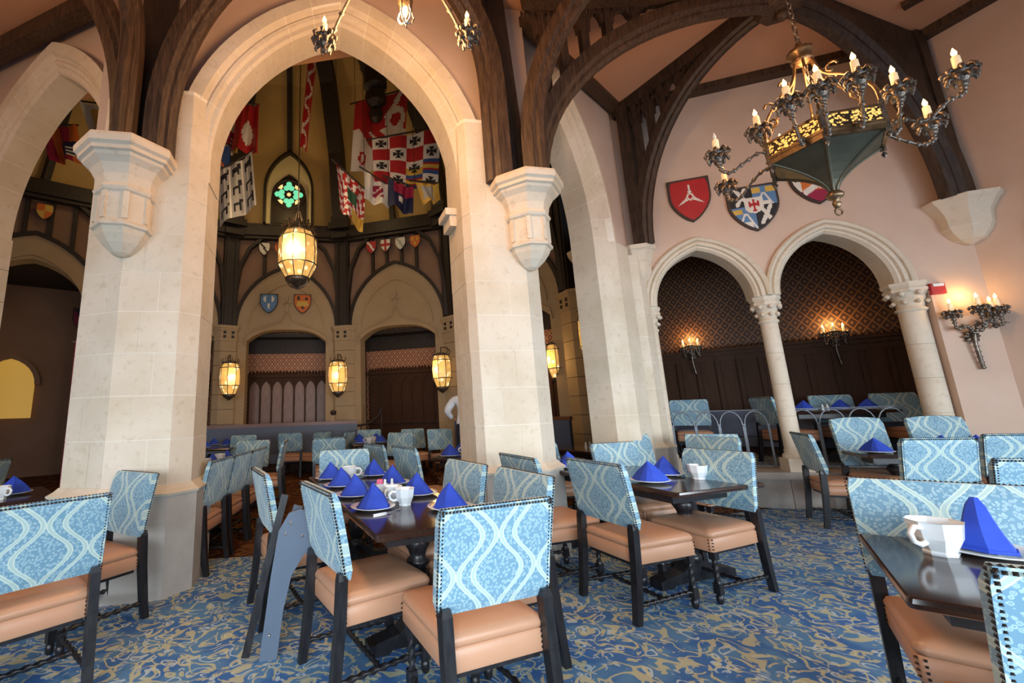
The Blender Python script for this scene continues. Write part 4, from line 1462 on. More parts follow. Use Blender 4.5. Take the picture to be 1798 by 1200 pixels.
# ---- the great chandelier
CH = Vector((3.68, 3.34, 0))
t = thing('chandelier', 'great hexagonal wrought iron candle chandelier with green metal bowl, hung at the right', 'chandelier', CH)
HR, ZB, ZM, ZT = 0.40, 3.42, 3.50, 3.62
hx = [(HR * math.cos(R(226) + k * PI / 3), HR * math.sin(R(226) + k * PI / 3)) for k in range(6)]
for k in range(6):
    a, b = Vector(hx[k]), Vector(hx[(k + 1) % 6])
    # concave bowl panel sweeping down to the finial
    mb = MB()
    rings = []
    for i in range(8):
        q = i / 7
        s_ = (1 - q) ** 1.7 * 0.94 + 0.05
        z = ZM - 0.06 - 0.34 * q
        rings.append([(a.x * s_, a.y * s_, z), (b.x * s_, b.y * s_, z)])
    for i in range(7):
        mb.add([rings[i][0], rings[i][1], rings[i + 1][1], rings[i + 1][0]], [(0, 3, 2, 1)], 0, True)
        mb.add([Vector(p) * 0.97 + Vector((0, 0, 0.1)) for p in (rings[i][0], rings[i][1], rings[i + 1][1], rings[i + 1][0])], [(0, 1, 2, 3)], 0, True)
    mb.obj('bowl_panel', 'verdigris', t)
    MB().tube([r_[0] for r_ in rings], 0.012, 6).obj('bowl_rib', 'verdigris', t)
    d = (b - a)
    nn = Vector((d.y, -d.x)).normalized()
    rz = math.atan2(d.y, d.x)
    m_ = (a + b) / 2
    MB().box((m_.x, m_.y, (ZM + ZT) / 2), (d.length - 0.02, 0.012, ZT - ZM), 0, rz).obj('frieze_panel', 'frieze', t)
    MB().box((m_.x, m_.y, ZT + 0.008), (d.length, 0.03, 0.02), 0, rz).box((m_.x, m_.y, ZM - 0.01), (d.length + 0.01, 0.04, 0.025), 0, rz).box((m_.x, m_.y, ZM - 0.045), (d.length, 0.025, 0.05), 0, rz).obj('rim', 'bronze', t)
    MB().box((a.x, a.y, (ZM + ZT) / 2 - 0.02), (0.03, 0.03, 0.26), 0, rz).lathe([(0.004, -0.05), (0.02, -0.02), (0.008, 0)], 6, (a.x, a.y, ZM - 0.1)).obj('corner_post', 'iron', t)
    # scroll from the rim up to the crown
    c_ = curve([(a.x, a.y, ZT), (a.x * 0.95, a.y * 0.95, ZT + 0.2), (a.x * 0.62, a.y * 0.62, ZT + 0.42), (a.x * 0.30, a.y * 0.30, ZT + 0.55), (a.x * 0.14, a.y * 0.14, ZT + 0.78)], 4)
    mb = MB().tube(c_, 0.011, 6)
    for f, zz, rr in ((0.80, ZT + 0.36, 0.045), (0.45, ZT + 0.56, 0.04)):
        mb.tube([(a.x * f + rr * math.cos(q * 0.9) * a.x / HR, a.y * f + rr * math.cos(q * 0.9) * a.y / HR, zz + rr * math.sin(q * 0.9)) for q in range(6)], 0.010, 5)
    mb.obj('scroll', 'bronze', t)
MB().lathe([(0.004, 2.95), (0.02, 2.965), (0.03, 3.0), (0.02, 3.03), (0.05, 3.05), (0.06, 3.08), (0.035, 3.11)], 10).tube([(0.03 * math.cos(q * PI / 6), 0, 2.925 + 0.03 * math.sin(q * PI / 6)) for q in range(13)], 0.007, 5).obj('finial', 'bronze', t)
MB().lathe([(0.02, 4.34), (0.07, 4.37), (0.085, 4.40), (0.06, 4.43), (0.10, 4.46), (0.09, 4.50), (0.03, 4.53), (0.02, 4.58)], 10).obj('crown', 'bronze', t)
lk = MB().tube([(0.017 * math.cos(q * PI / 5), 0, 0.034 * math.sin(q * PI / 5)) for q in range(11)], 0.0055, 5).mesh('chain_link', 'iron')
for k in range(31):
    share('chain_link', lk, t, (0, 0, 4.60 + k * 0.055), PI / 2 * (k % 2))
arms = [  # azimuth, radius, flame height
    (161, 0.42, 4.02), (207, 0.50, 4.02), (229, 0.50, 4.02), (256, 0.48, 4.04), (314, 0.47, 4.02),
    (165, 0.78, 3.84), (110, 0.80, 3.82), (350, 0.80, 3.86), (322, 0.80, 4.02), (75, 0.5, 4.0), (35, 0.5, 4.0)]
for az, r, zf in arms:
    c, s_ = math.cos(R(az)), math.sin(R(az))
    ze = zf - 0.33
    pts = [(0.36 * c, 0.36 * s_, ZM + 0.02), ((0.36 + r) / 2 * c, (0.36 + r) / 2 * s_, min(ze, ZM) - 0.06), (r * 0.97 * c, r * 0.97 * s_, ze - 0.06), (r * c, r * s_, ze)]
    if r > 0.6:
        pts = [(0.36 * c, 0.36 * s_, ZM + 0.02), (0.45 * c, 0.45 * s_, ZM + 0.07), (0.58 * c, 0.58 * s_, ZM), (0.70 * c, 0.70 * s_, ze - 0.09), (r * 0.98 * c, r * 0.98 * s_, ze - 0.06), (r * c, r * s_, ze)]
    candle_arm(t, curve(pts, 4), 0.011, not (az == 165))
lamp('chandelier_or_added_light', (CH.x, CH.y, 4.15), 80, (1.0, 0.52, 0.22), 0.35)
lamp('chandelier_bowl_light', (CH.x, CH.y, 3.56), 3, (1.0, 0.6, 0.22), 0.1)

# ---- the second chandelier, only its lower candles in view
C2L = Vector((0.02, 2.8, 0))
t = thing('chandelier', 'candle chandelier cut off by the top of the picture, before the great arch', 'chandelier', C2L)
for az in (176, 4, 300, 240):
    c, s_ = math.cos(R(az)), math.sin(R(az))
    r = 0.565
    candle_arm(t, curve([(0.12 * c, 0.12 * s_, 4.95), (0.30 * c, 0.30 * s_, 4.75), (0.46 * c, 0.46 * s_, 4.42), (0.53 * c, 0.53 * s_, 4.20), (r * c, r * s_, 4.17)], 4), 0.012, True)
MB().lathe([(0.03, 4.5), (0.06, 4.55), (0.05, 4.62), (0.12, 4.9), (0.14, 5.0), (0.03, 5.1)], 10, (0.08, 0, 0)).obj('stem', 'bronze', t)
MB().lathe([(0.008, 4.42), (0.024, 4.45), (0.028, 4.49), (0.016, 4.52)], 10, (0.08, 0, 0)).obj('clear_bulb', 'dead_bulb', t)
mb = MB()
for k in range(5):
    a = 2 * PI * k / 5 + 0.3
    c, s_ = math.cos(a), math.sin(a)
    mb.tube([(0.08 + 0.05 * c, 0.05 * s_, 4.55), (0.08 + 0.05 * c, 0.05 * s_, 4.47), (0.08 + 0.065 * c, 0.065 * s_, 4.42), (0.08 + 0.045 * c, 0.045 * s_, 4.37), (0.08, 0, 4.36)], 0.007, 5)
mb.obj('bulb_cage', 'steel', t)
MB().tube([(0, 0, 5.05), (0, 0, 6.25)], 0.015, 6).obj('rod', 'iron', t)
lamp('chandelier_or_added_light', (C2L.x, C2L.y, 4.45), 190, (1.0, 0.53, 0.21), 0.35)


lamp('chandelier_or_added_light', (-4.2, 2.2, 4.5), 80, (1.0, 0.53, 0.21), 0.35)   # unseen lamp added to warm the left arch; no chandelier hangs there

# ---- branching wall sconce right of the twin arches
def sconce(label, o, rz, p, spread, sc, n, power, lit=True, big=True):
    t = thing('wall_sconce', label, 'sconce', loc(o, rz, p), rz)
    stem = [(0.02, -0.05, -0.48), (0.0, -0.07, -0.30), (-0.01, -0.08, -0.14), (0.0, -0.09, 0.0), (0.0, -0.10, 0.06)]
    stem = [(x * sc, y * sc, z * sc) for x, y, z in stem]
    mb = MB().tube(curve(stem, 4), [0.022 * sc] * (4 * 4 + 1), 8)
    if big:
        for k in range(5):
            mb.lathe([(0.01, -0.02 * sc), (0.034 * sc, 0), (0.01, 0.02 * sc)], 8, Vector(stem[0]).lerp(Vector(stem[2]), k / 4.5))
    mb.obj('stem', 'iron', t)
    mb = MB()
    for k in range(8):
        a = 2 * PI * k / 8
        mb.tube([(0, -0.03 * sc, -0.03 * sc), (0.06 * sc * math.cos(a), -0.05 * sc, 0.06 * sc * math.sin(a) - 0.03 * sc), (0.10 * sc * math.cos(a), -0.03 * sc, 0.10 * sc * math.sin(a) - 0.03 * sc)], [0.01 * sc, 0.026 * sc, 0.006 * sc], 6)
    mb.box((0, -0.01, -0.03 * sc), (0.1 * sc, 0.02, 0.12 * sc))
    mb.obj('rosette', 'iron', t)
    for i in range(n):
        x, y, z = spread[i]
        mid = (x * 0.55 * sc, -0.16 * sc, 0.10 * sc + 0.03 * i * sc)
        pts = curve([(0, -0.09 * sc, 0.0), (x * 0.3 * sc, -0.14 * sc, 0.06 * sc), mid, (x * 0.95 * sc, y * sc, (z - 0.12) * sc), (x * sc, y * sc, z * sc)], 4)
        e = candle_arm(t, pts, 0.014 * sc, lit, sc)
        if big:
            mb = MB()
            for q in (5, 9, 12):
                pp = Vector(pts[q])
                mb.tube([pp, pp + Vector((0.03 * (-1) ** q, -0.02, 0.035)) * sc, pp + Vector((0.065 * (-1) ** q, -0.02, 0.02)) * sc], [0.012 * sc, 0.014 * sc, 0.003], 5)
            mb.obj('leaf', 'iron', t)
    wl = loc(o, rz, Vector(p) + Vector((0, -0.12 * sc, (spread[0][2] + 0.36) * sc)))
    lamp('sconce_light', wl, power, (1.0, 0.55, 0.18), 0.05)
    return t


sconce('wrought iron branch sconce with four lit candles, right of the twin arches', O_2, RZ_2, (2.17, 0.0, 2.10), [(-0.19, -0.12, 0.20), (0.02, -0.24, 0.23), (0.22, -0.22, 0.20), (0.26, -0.07, 0.19)], 0.86, 4, 3.5)
for s_, lab in ((1.95, 'small three candle sconce glowing through the left twin arch'), (4.05, 'small three candle sconce glowing through the right twin arch')):
    sconce(lab, BO, BRZ, (s_, -0.08, 2.34), [(-0.16, -0.1, 0.08), (0.0, -0.16, 0.1), (0.16, -0.1, 0.08)], 0.8, 3, 13, True, False)

# red strobe of the fire alarm
t = thing('fire_alarm_strobe', 'red square fire alarm strobe on the wall above the branch sconce', 'alarm', loc(O_2, RZ_2, (1.985, 0, 2.70)), RZ_2)
MB().box((0, -0.025, 0), (0.135, 0.05, 0.14)).obj('housing', 'red', t)
MB().box((0, -0.055, 0.045), (0.10, 0.02, 0.035)).obj('lens', 'china', t)

# ------------------------------------------------------------------ big shields above the twin arches
def sh_blades(u, v, hw):
    x, z = u * hw * 0.5, 0.42 - v * 1.0
    r = math.hypot(x, z)
    if r < 0.05:
        return 1
    if r < 0.095:
        return 2
    a = math.atan2(z, x)
    for b in (PI / 2, PI / 2 + 2.094, PI / 2 - 2.094):
        d = (a - b + PI) % (2 * PI) - PI
        if abs(d) * r < 0.045 * max(0, (0.40 - r)) / 0.3 and 0.10 < r < 0.38:
            return 2
    return 1


def sh_quarter(u, v, hw):
    x, z = u * hw, v
    ix, iz = x / 0.40, (z - 0.44) / 0.19
    if abs(ix) < 1 and -1 < iz < 1 - 0.5 * ix * ix:
        # small escutcheon with a spread bird in red
        if abs(ix) < 0.16 and abs(iz) < 0.75 or (abs(abs(ix) - 0.45) < 0.16 and -0.5 < iz < 0.35 - 0.3 * abs(ix)) or (abs(iz + 0.1) < 0.16 and abs(ix) < 0.5):
            return 3
        return 2
    left, up = x < 0, z < 0.45
    if left == up:
        cx, cz = (-0.48, 0.2) if left else (0.46, 0.68)
        a, b = x - cx, (z - cz) * 1.15
        if (abs(a - b) < 0.10 or abs(a + b) < 0.10) and abs(a) < 0.30 and abs(b) < 0.27:
            return 2
        return 1
    cx = 0.48 if not left else -0.42
    a = abs(x - cx)
    zz = z if up else z - 0.46
    if zz < 0.15:
        return 5 if a > 0.12 and zz > 0.03 else 4
    if abs(a - (zz - 0.13) * 1.0) < 0.045:
        return 2
    return 2 if zz > 0.36 and a < 0.25 else 4


def sh_chevron(u, v, hw):
    x, z = u * hw, v
    if abs(z - 0.60 - abs(x) * 0.28) < 0.075 and abs(x) < 0.62:
        return 2
    if 0.30 < z < 0.52 and abs(x) < 0.66:
        return 3 if (int((x + 1) * 9) + int(z * 22)) % 4 else 2
    if z < 0.30:
        return 2 if (int((x + 1) * 7) + int(z * 16)) % 3 else 4
    return 5 if z > 0.72 else (2 if abs(x) > 0.66 else 3)


shield('heraldic_shield', 'red shield with a white three bladed rosette, leftmost above the twin arches', O_2, RZ_2, (-0.47, -0.03, 4.41), 0.50, 0.64, sh_blades, ['red', 'red', 'white'], 'heraldic shields above the twin arches', 40, 44)
shield('heraldic_shield', 'quartered black and blue shield with white saltires and a red bird, above the twin arches', O_2, RZ_2, (0.29, -0.03, 4.13), 0.56, 0.64, sh_quarter, ['black', 'black', 'white', 'red', 'steelblue', 'gold'], 'heraldic shields above the twin arches', 44, 44)
shield('heraldic_shield', 'red and white shield with a chevron, partly behind the chandelier bowl', O_2, RZ_2, (1.05, -0.03, 4.40), 0.54, 0.64, sh_chevron, ['red', 'red', 'white', 'orange', 'black', 'crimson'], 'heraldic shields above the twin arches', 40, 40)


# ------------------------------------------------------------------ flags
def roof_z(x, y):
    """height of the conical roof above a point of the hall floor"""
    d = Vector((x - HC.x, y - HC.y))
    a = math.atan2(d.y, d.x)
    best = 99.0
    for i in range(len(lo)):
        p, q = Vector(lo[i]) - Vector((HC.x, HC.y)), Vector(lo[(i + 1) % len(lo)]) - Vector((HC.x, HC.y))
        e = q - p
        den = math.cos(a) * e.y - math.sin(a) * e.x
        if abs(den) < 1e-6:
            continue
        r = (p.x * e.y - p.y * e.x) / den
        s_ = (p.x * math.sin(a) - p.y * math.cos(a)) / den
        if r > 0 and -1e-6 <= s_ <= 1 + 1e-6:
            best = min(best, r)
    k = d.length / best
    for (k0, z0), (k1, z1) in zip(levels, levels[1:]):
        if k1 <= k <= k0:
            return z0 + (z1 - z0) * (k0 - k) / (k0 - k1) + 0.03
    return levels[-1][1] if k < levels[-1][0] else levels[0][1]


def flag(label, corners, fn, mats, n=20, m=20, wave=0.07, group='heraldic flags in the hall', cord=None):
    """cloth hung between four world corners (TL, TR, BR, BL) with folds"""
    TL, TR, BR, BL = [Vector(c) for c in corners]
    nrm = (TR - TL).cross(BL - TL).normalized()
    t = thing('heraldic_flag', label, 'flag', TL, 0, group)
    if cord is None:
        cord = (TL.x, TL.y, roof_z(TL.x, TL.y))
    if cord:
        MB().tube([(0, 0, 0), Vector(cord) - TL], 0.006, 5).obj('cord', 'dark_timber', t)
    g = []
    ph = random.uniform(0, 6)
    for j in range(m + 1):
        for i in range(n + 1):
            u, v = i / n, j / m
            p = TL.lerp(TR, u).lerp(BL.lerp(BR, u), v)
            fold = wave * (0.35 + v) * math.sin(u * 9 + ph + v * 1.3) + wave * 0.4 * math.sin(u * 17 + ph * 2)
            sag = -0.05 * math.sin(u * PI) * (1 - v)
            g.append(p - TL + nrm * fold + Vector((0, 0, sag)))
    mb = MB()
    for j in range(m):
        for i in range(n):
            a = j * (n + 1) + i
            mb.add([g[a], g[a + n + 1], g[a + n + 2], g[a + 1]], [(0, 1, 2, 3)], fn((i + 0.5) / n, (j + 0.5) / m), True)
    o = mb.obj('cloth', mats, t)
    d = (TL - TR)
    MB().tube([d.normalized() * 0.12, -d * 1.04], 0.018, 6).obj('pole', 'dark_timber', t)
    return t


def at2(pts, Y):
    """corners given as (x, z) in the upright plane y = Y"""
    return [(x, Y + dy, z) for (x, z), dy in zip(pts, (0, 0.15, 0.2, 0.05))]


def f_disk(u, v):
    if (u - 0.55) ** 2 * 1.0 + (v - 0.6) ** 2 < 0.055:
        return 1
    return 0


def f_lion(u, v):
    q = (u - 0.5) ** 2 * 3 + (v - 0.55) ** 2
    return 1 if q < 0.045 or (abs(u - v) < 0.07 and 0.3 < u < 0.75) else 0


def f_stripes(u, v):
    if u > 0.45 and 0.45 < v < 0.85:
        return 2 if not (0.6 < u < 0.85 and abs((v * 9) % 1 - 0.5) < 0.2) else 3
    return int(u * 4) % 2


def f_beasts(u, v):
    x, z = (u * 3) % 1 - 0.5, (v * 3.2) % 1 - 0.5
    return 1 if (abs(z) < 0.12 and abs(x) < 0.30) or (abs(abs(x) - 0.22) < 0.06 and 0 < z < 0.34) or (abs(x - 0.28) < 0.1 and abs(z + 0.16) < 0.14) else (2 if abs((u * 6) % 1 - 0.5) > 0.42 else 0)


def f_check(u, v):
    if 0.35 < u < 0.7 and 0.3 < v < 0.62:
        return 2
    if v > 0.72 and u > 0.5:
        return 3
    a, b = int((u + v * 0.5) * 8), int((v - u * 0.3) * 9)
    return (a + b) % 2


def f_big(u, v):
    if v < 0.40 + 0.12 * u:
        c = math.hypot(u - 0.78, (v - 0.38) * 1.1)
        if 0.10 < c < 0.19:
            return 0
        if abs(u - 0.72 + (v - 0.2) * 0.9) < 0.06 and v < 0.32:
            return 0
        return 1
    d = u - 0.28 - (v - 0.42) * 0.95
    if abs(d) < 0.155:
        return 0 if abs(d - 0.02) < 0.03 else 1
    c = math.hypot((u - 0.2) * 1.3, v - 0.82)
    if 0.05 < c < 0.09:
        return 1
    return 0


def f_quart(u, v):
    a, b = int(u * 4), int(v * 4)
    uu, vv = (u * 4) % 1 - 0.5, (v * 4) % 1 - 0.5
    if (a + b) % 2 == 0:                       # white cell with a dark cross of flaring arms
        if (abs(uu) < 0.04 + 0.42 * abs(vv) and abs(vv) < 0.34 and abs(uu) < 0.19) or (abs(vv) < 0.04 + 0.42 * abs(uu) and abs(uu) < 0.34 and abs(vv) < 0.19):
            return 2
        if (a, b) in ((3, 3), (2, 2)):
            return 3 if vv > 0 else 0
        return 0
    if (a, b) in ((2, 3), (3, 2)):
        return 4 if abs(vv) > 0.25 else (3 if abs(vv) < 0.1 else 1)
    return 1


def f_charge(u, v):
    return 1 if (abs(u - 0.55) < 0.2 and abs(v - 0.45) < 0.25 and (u + v) % 0.3 > 0.08) else 0


def f_navy(u, v):
    return 1 if v < 0.4 and u > 0.2 else (2 if abs(u - 0.5) < 0.1 and abs(v - 0.6) < 0.1 else 0)


def f_eagle(u, v):
    return 1 if (abs(u - 0.5) < 0.08 or abs(abs(u - 0.5) - 0.2) < 0.06 + 0.1 * v) and 0.15 < v < 0.8 else 0


FY = 8.0
flag('red flag with a white disk, left side of the great arch', at2([(-3.35, 8.0), (-2.98, 8.05), (-3.0, 6.86), (-3.5, 6.95)], FY), f_disk, ['red', 'white'])
flag('white and gold flag beside the red disk flag', at2([(-3.95, 8.1), (-3.42, 8.0), (-3.5, 7.0), (-3.9, 7.15)], FY + 0.2), f_stripes, ['white', 'gold', 'crimson', 'white'])
flag('blue flag with an orange beast beside the left pillar', at2([(-4.05, 7.2), (-3.52, 7.02), (-3.5, 6.36), (-3.98, 6.33)], FY - 0.1), f_lion, ['blue', 'orange'])
flag('orange and gold striped flag with a red square beside the left pillar', at2([(-4.05, 6.33), (-3.5, 6.25), (-3.5, 5.62), (-4.0, 5.72)], FY - 0.2), f_stripes, ['orange', 'gold', 'red', 'white'])
flag('grey white flag with dark walking beasts, hung at a slant', at2([(-3.58, 6.22), (-2.98, 6.72), (-2.86, 5.52), (-3.53, 5.08)], FY - 0.3), f_beasts, ['grey', 'black', 'white'])
flag('long narrow red pennant above the niche window', at2([(-1.88, 9.15), (-1.72, 9.1), (-1.93, 6.92), (-2.06, 6.98)], FY), lambda u, v: 1 if abs(u - 0.5 - 0.3 * math.sin(v * 22)) < 0.13 else 0, ['red', 'white'], 10, 40, 0.03)
flag('red and white checked flag with green and gold, right of the niche window', at2([(-1.28, 6.5), (-0.68, 5.95), (-0.78, 5.02), (-1.2, 5.5)], FY), f_check, ['red', 'white', 'green', 'gold'])
flag('large white flag with red top and diagonal red stripes', at2([(-0.90, 8.1), (0.28, 8.55), (0.14, 6.72), (-1.02, 6.45)], FY + 0.25), f_big, ['white', 'red'], 34, 34)
flag('quartered flag of red squares and white squares with dark crosses', at2([(-0.52, 6.95), (0.93, 7.3), (0.80, 5.84), (-0.50, 6.0)], FY - 0.1), f_quart, ['white', 'red', 'black', 'gold', 'blue'], 64, 64, 0.05)
flag('white flag with a red charge under the quartered flag', at2([(-0.68, 6.2), (-0.2, 5.92), (-0.2, 5.46), (-0.70, 5.58)], FY - 0.2), f_charge, ['white', 'crimson'])
flag('navy and red flag under the quartered flag', at2([(-0.2, 5.98), (0.3, 5.84), (0.24, 5.24), (-0.2, 5.44)], FY - 0.25), f_navy, ['navy', 'crimson', 'white'])
flag('pale gold flag at the right edge under the quartered flag', at2([(0.32, 5.86), (0.80, 5.88), (0.78, 5.5), (0.5, 5.42)], FY - 0.3), f_eagle, ['gold', 'grey'])
flag('gold and white flag seen high through the left arch', at2([(-5.93, 7.32), (-5.30, 7.30), (-5.15, 6.66), (-5.70, 6.62)], 7.0), f_eagle, ['white', 'gold'])
flag('dark orange flag with pale squares seen through the left arch', at2([(-6.80, 7.0), (-6.22, 7.08), (-6.08, 6.30), (-6.55, 6.25)], 7.2), f_stripes, ['crimson', 'orange', 'navy', 'white'])
lamp('niche_light', loc(BAYS[2][0], BAYS[2][1], (0.0, -0.95, 7.35)), 9, (1.0, 0.70, 0.28), 0.1)


# ------------------------------------------------------------------ dining chairs
def rrect(w, d, r, n=3, cx=0.0, cy=0.0):
    pts = []
    for (sx, sy, a0) in ((1, 1, 0), (-1, 1, 90), (-1, -1, 180), (1, -1, 270)):
        for i in range(n + 1):
            a = R(a0 + 90 * i / n)
            pts.append((cx + sx * (w / 2 - r) + r * math.cos(a), cy + sy * (d / 2 - r) + r * math.sin(a)))
    return pts


def make_chair(zt=0.995, name='dining_chair', label='', arched=0.0, nails=True):
    t = thing(name, label, 'chair')
    # cushion and boxed border
    cy, D, Wd = 0.255, 0.52, 0.486
    rings = [[(x, y, z) for x, y in rrect(Wd - 2 * i, D - 2 * i, 0.035, 3, 0, cy)] for i, z in ((0.006, 0.436), (-0.004, 0.445), (-0.006, 0.462), (0.004, 0.482), (0.03, 0.494), (0.09, 0.502), (0.16, 0.505))]
    MB().loft(rings, 0, True).obj('seat', 'leather', t)
    rings = [[(x, y, z) for x, y in rrect(Wd - 2 * i, D - 2 * i, 0.02, 3, 0, cy)] for i, z in ((0.0, 0.345), (-0.003, 0.352), (-0.003, 0.428), (0.004, 0.436))]
    sb = MB().loft(rings, 0, True).obj('seat_border', 'leather', t)
    mb = MB()
    for sx in (-1, 1):
        for y in (-0.008, 0.518):
            for k in range(4):
                mb.lathe([(0.0085, 0), (0.006, 0.005), (0.001, 0.007)], 6, (sx * (Wd / 2 + 0.001), y + (0.012 if y < 0 else -0.012), 0.362 + k * 0.021))
            for k in range(4):
                mb.box((sx * (Wd / 2 - 0.02), y + (-0.003 if y > 0.2 else 0.003), 0.362 + k * 0.021), (0.009, 0.010, 0.009))
    if nails:
        mb.obj('nailheads', 'nail', sb, kind='stuff')
    # upholstered back: a leaning slab, softly crowned front and rear
    zb, Wb = 0.566, 0.556
    rings = []
    N = 9
    for j in range(N + 1):
        q = j / N
        e = 0.012 if j in (0, N) else 0.0
        ring = []
        for i in range(13):                      # front face, right to left
            u = 1 - 2 * i / 12
            zz = zb + (zt - zb) * q + arched * (1 - u * u) * q
            yc = -0.016 - (0.096 - 0.016) * q ** 1.15
            th = 0.052 + 0.020 * (1 - u * u) * math.sin(PI * min(max(q, 0.04), 0.96))
            ring.append((u * (Wb / 2 - e), yc + th - e, zz))
        for i in range(13):
            u = -1 + 2 * i / 12
            zz = zb + (zt - zb) * q + arched * (1 - u * u) * q
            yc = -0.016 - (0.096 - 0.016) * q ** 1.15
            bulge = 0.006 * (1 - u * u) * math.sin(PI * q)
            ring.append((u * (Wb / 2 - e), yc - bulge + e, zz))
        rings.append(ring)
    back = MB().loft(rings, 0, False).obj('backrest', 'fabric', t)
    # rows of bronze nails along both side edges and the top
    if nails:
        mb = MB()
        for sx in (-1, 1):
            for k in range(27):
                q = (k + 0.5) / 27
                yc = -0.016 - 0.08 * q ** 1.15
                for dy in (0.008,):
                    c = Vector((sx * (Wb / 2), yc + dy, zb + (zt - zb) * q))
                    mb.add([c + Vector((0, -0.006, -0.006)), c + Vector((0, 0.006, -0.006)), c + Vector((0, 0.006, 0.006)), c + Vector((0, -0.006, 0.006)), c + Vector((sx * 0.006, 0, 0))],
                           [(0, 1, 4), (1, 2, 4), (2, 3, 4), (3, 0, 4)] if sx > 0 else [(1, 0, 4), (2, 1, 4), (3, 2, 4), (0, 3, 4)])
                c = Vector((sx * (Wb / 2 - 0.012), yc + 0.001, zb + (zt - zb) * q))
                mb.add([c + Vector((-0.005, 0, -0.005)), c + Vector((0.005, 0, -0.005)), c + Vector((0.005, 0, 0.005)), c + Vector((-0.005, 0, 0.005)), c + Vector((0, -0.005, 0))],
                       [(0, 1, 4), (1, 2, 4), (2, 3, 4), (3, 0, 4)])
        for k in range(34):
            u = -1 + 2 * (k + 0.5) / 34
            c = Vector((u * Wb / 2, -0.096 + 0.010, zt + arched * (1 - u * u)))
            mb.add([c + Vector((-0.006, -0.006, 0)), c + Vector((0.006, -0.006, 0)), c + Vector((0.006, 0.006, 0)), c + Vector((-0.006, 0.006, 0)), c + Vector((0, 0, 0.006))],
                   [(0, 1, 4), (1, 2, 4), (2, 3, 4), (3, 0, 4)])
            c = Vector((u * Wb / 2, -0.096 + 0.001, zt - 0.012 + arched * (1 - u * u)))
            mb.add([c + Vector((-0.005, 0, -0.005)), c + Vector((0.005, 0, -0.005)), c + Vector((0.005, 0, 0.005)), c + Vector((-0.005, 0, 0.005)), c + Vector((0, -0.005, 0))],
                   [(0, 1, 4), (1, 2, 4), (2, 3, 4), (3, 0, 4)])
        mb.obj('nailheads', 'nail', back, kind='stuff')
    # rear legs: square, raked
    for sx in (-1, 1):
        x = sx * 0.248
        s_ = 0.024
        rings = []
        for z, y, k in ((0.0, -0.075, 0.92), (0.12, -0.055, 1), (0.36, -0.030, 1.05), (0.57, -0.018, 1.05), (0.60, -0.020, 0.8)):
            rings.append([(x - s_ * k, y - s_ * k, z), (x + s_ * k, y - s_ * k, z), (x + s_ * k, y + s_ * k, z), (x - s_ * k, y + s_ * k, z)])
        MB().loft(rings, 0, False).obj('leg', 'black_wood', t)
    # front legs: barley twist between square blocks
    for sx in (-1, 1):
        x, y = sx * 0.215, 0.475
        mb = MB().box((x, y, 0.32), (0.046, 0.046, 0.06)).box((x, y, 0.10), (0.046, 0.046, 0.07))
        mb.twist((x, y, 0.135), (x, y, 0.29), 0.021, 1.6)
        mb.lathe([(0.012, 0.065), (0.024, 0.05), (0.024, 0.02), (0.016, 0.0)], 8, (x, y, 0))
        mb.obj('leg', 'black_wood', t)
        MB().twist((sx * 0.245, -0.045, 0.105), (x, y, 0.105), 0.017, 4.2).obj('stretcher', 'black_wood', t)
    MB().twist((-0.22, 0.20, 0.105), (0.22, 0.20, 0.105), 0.017, 4.0).obj('stretcher', 'black_wood', t)
    MB().box((0, 0.24, 0.335), (0.44, 0.46, 0.03)).obj('seat_frame', 'black_wood', t)
    return t


CHAIRS = make_chair()
CHAIR2 = make_chair(1.10, 'dining_chair', '', 0.022)
first = {CHAIRS: True, CHAIR2: True}


def chair(x, y, yaw, label, group=None, proto=None, sz=1.0, z=0.0):
    proto = proto or CHAIRS
    if first[proto]:
        first[proto] = False
        proto.location = (x, y, z)
        proto.rotation_euler = (0, 0, R(yaw))
        proto.scale = (1, 1, sz)
        proto['label'] = label
        if group:
            proto['group'] = group
        return proto
    r = dup(proto, (x, y, z), R(yaw), label, group, sz)
    if not group and 'group' in r:
        del r['group']
    return r


G1, G2, G3, G4, G5, G6, G7, G8 = ('chairs round the long centre table', 'chairs round the second table', 'chairs of the right hand tables', 'chairs of the left table',
                                  'chairs beyond the left pillar', 'chairs in the round hall', 'chairs in the alcove', 'chairs before the alcove step')
chair(0.355, 2.034, 20.8, 'nearest teal chair seen from behind, at the head of the long centre table', G1)
chair(-0.461, 2.581, -60.6, 'teal chair in side view, nearest on the left side of the long centre table', G1)
chair(-1.06, 3.393, -62, 'teal chair in side view behind the slate folded stand', G1)
chair(-0.70, 4.92, 192, 'pale teal chair facing us at the far end of the long centre table', G1)
chair(0.672, 2.841, 111, 'shaded chair facing us on the right side of the centre table, nearer one', G1)
chair(0.39, 3.45, 113, 'shaded chair facing us on the right side of the centre table, farther one', G1)
chair(1.434, 3.307, -71.5, 'chair with its patterned back to us, left of the second table, nearest', G2)
chair(1.01, 3.83, -73, 'chair half hidden before the right pillar, its seat left of the second table', G2)
chair(2.522, 3.682, 112, 'chair facing us at the right of the second table, near white cup', G2)
chair(3.45, 5.02, 111, 'chair with pale narrow back standing between second table and alcove step', G8)
chair(2.22, 4.66, 195, 'chair facing us across the second table behind two blue napkins', G2)
chair(2.95, 5.75, 190, 'teal chair farther back before the slim eight sided pier', G8)
chair(3.75, 5.42, 150, 'teal chair close to the alcove step beside the column', G8)
chair(1.75, 5.55, -75, 'teal chair glimpsed between right pillar and second table', G8)
chair(4.71, 5.168, -116, 'side turned chair by the alcove step, its tan seat showing', G3)
chair(4.957, 4.189, -14.6, 'blue backed chair seen from behind at the small right table', G3)
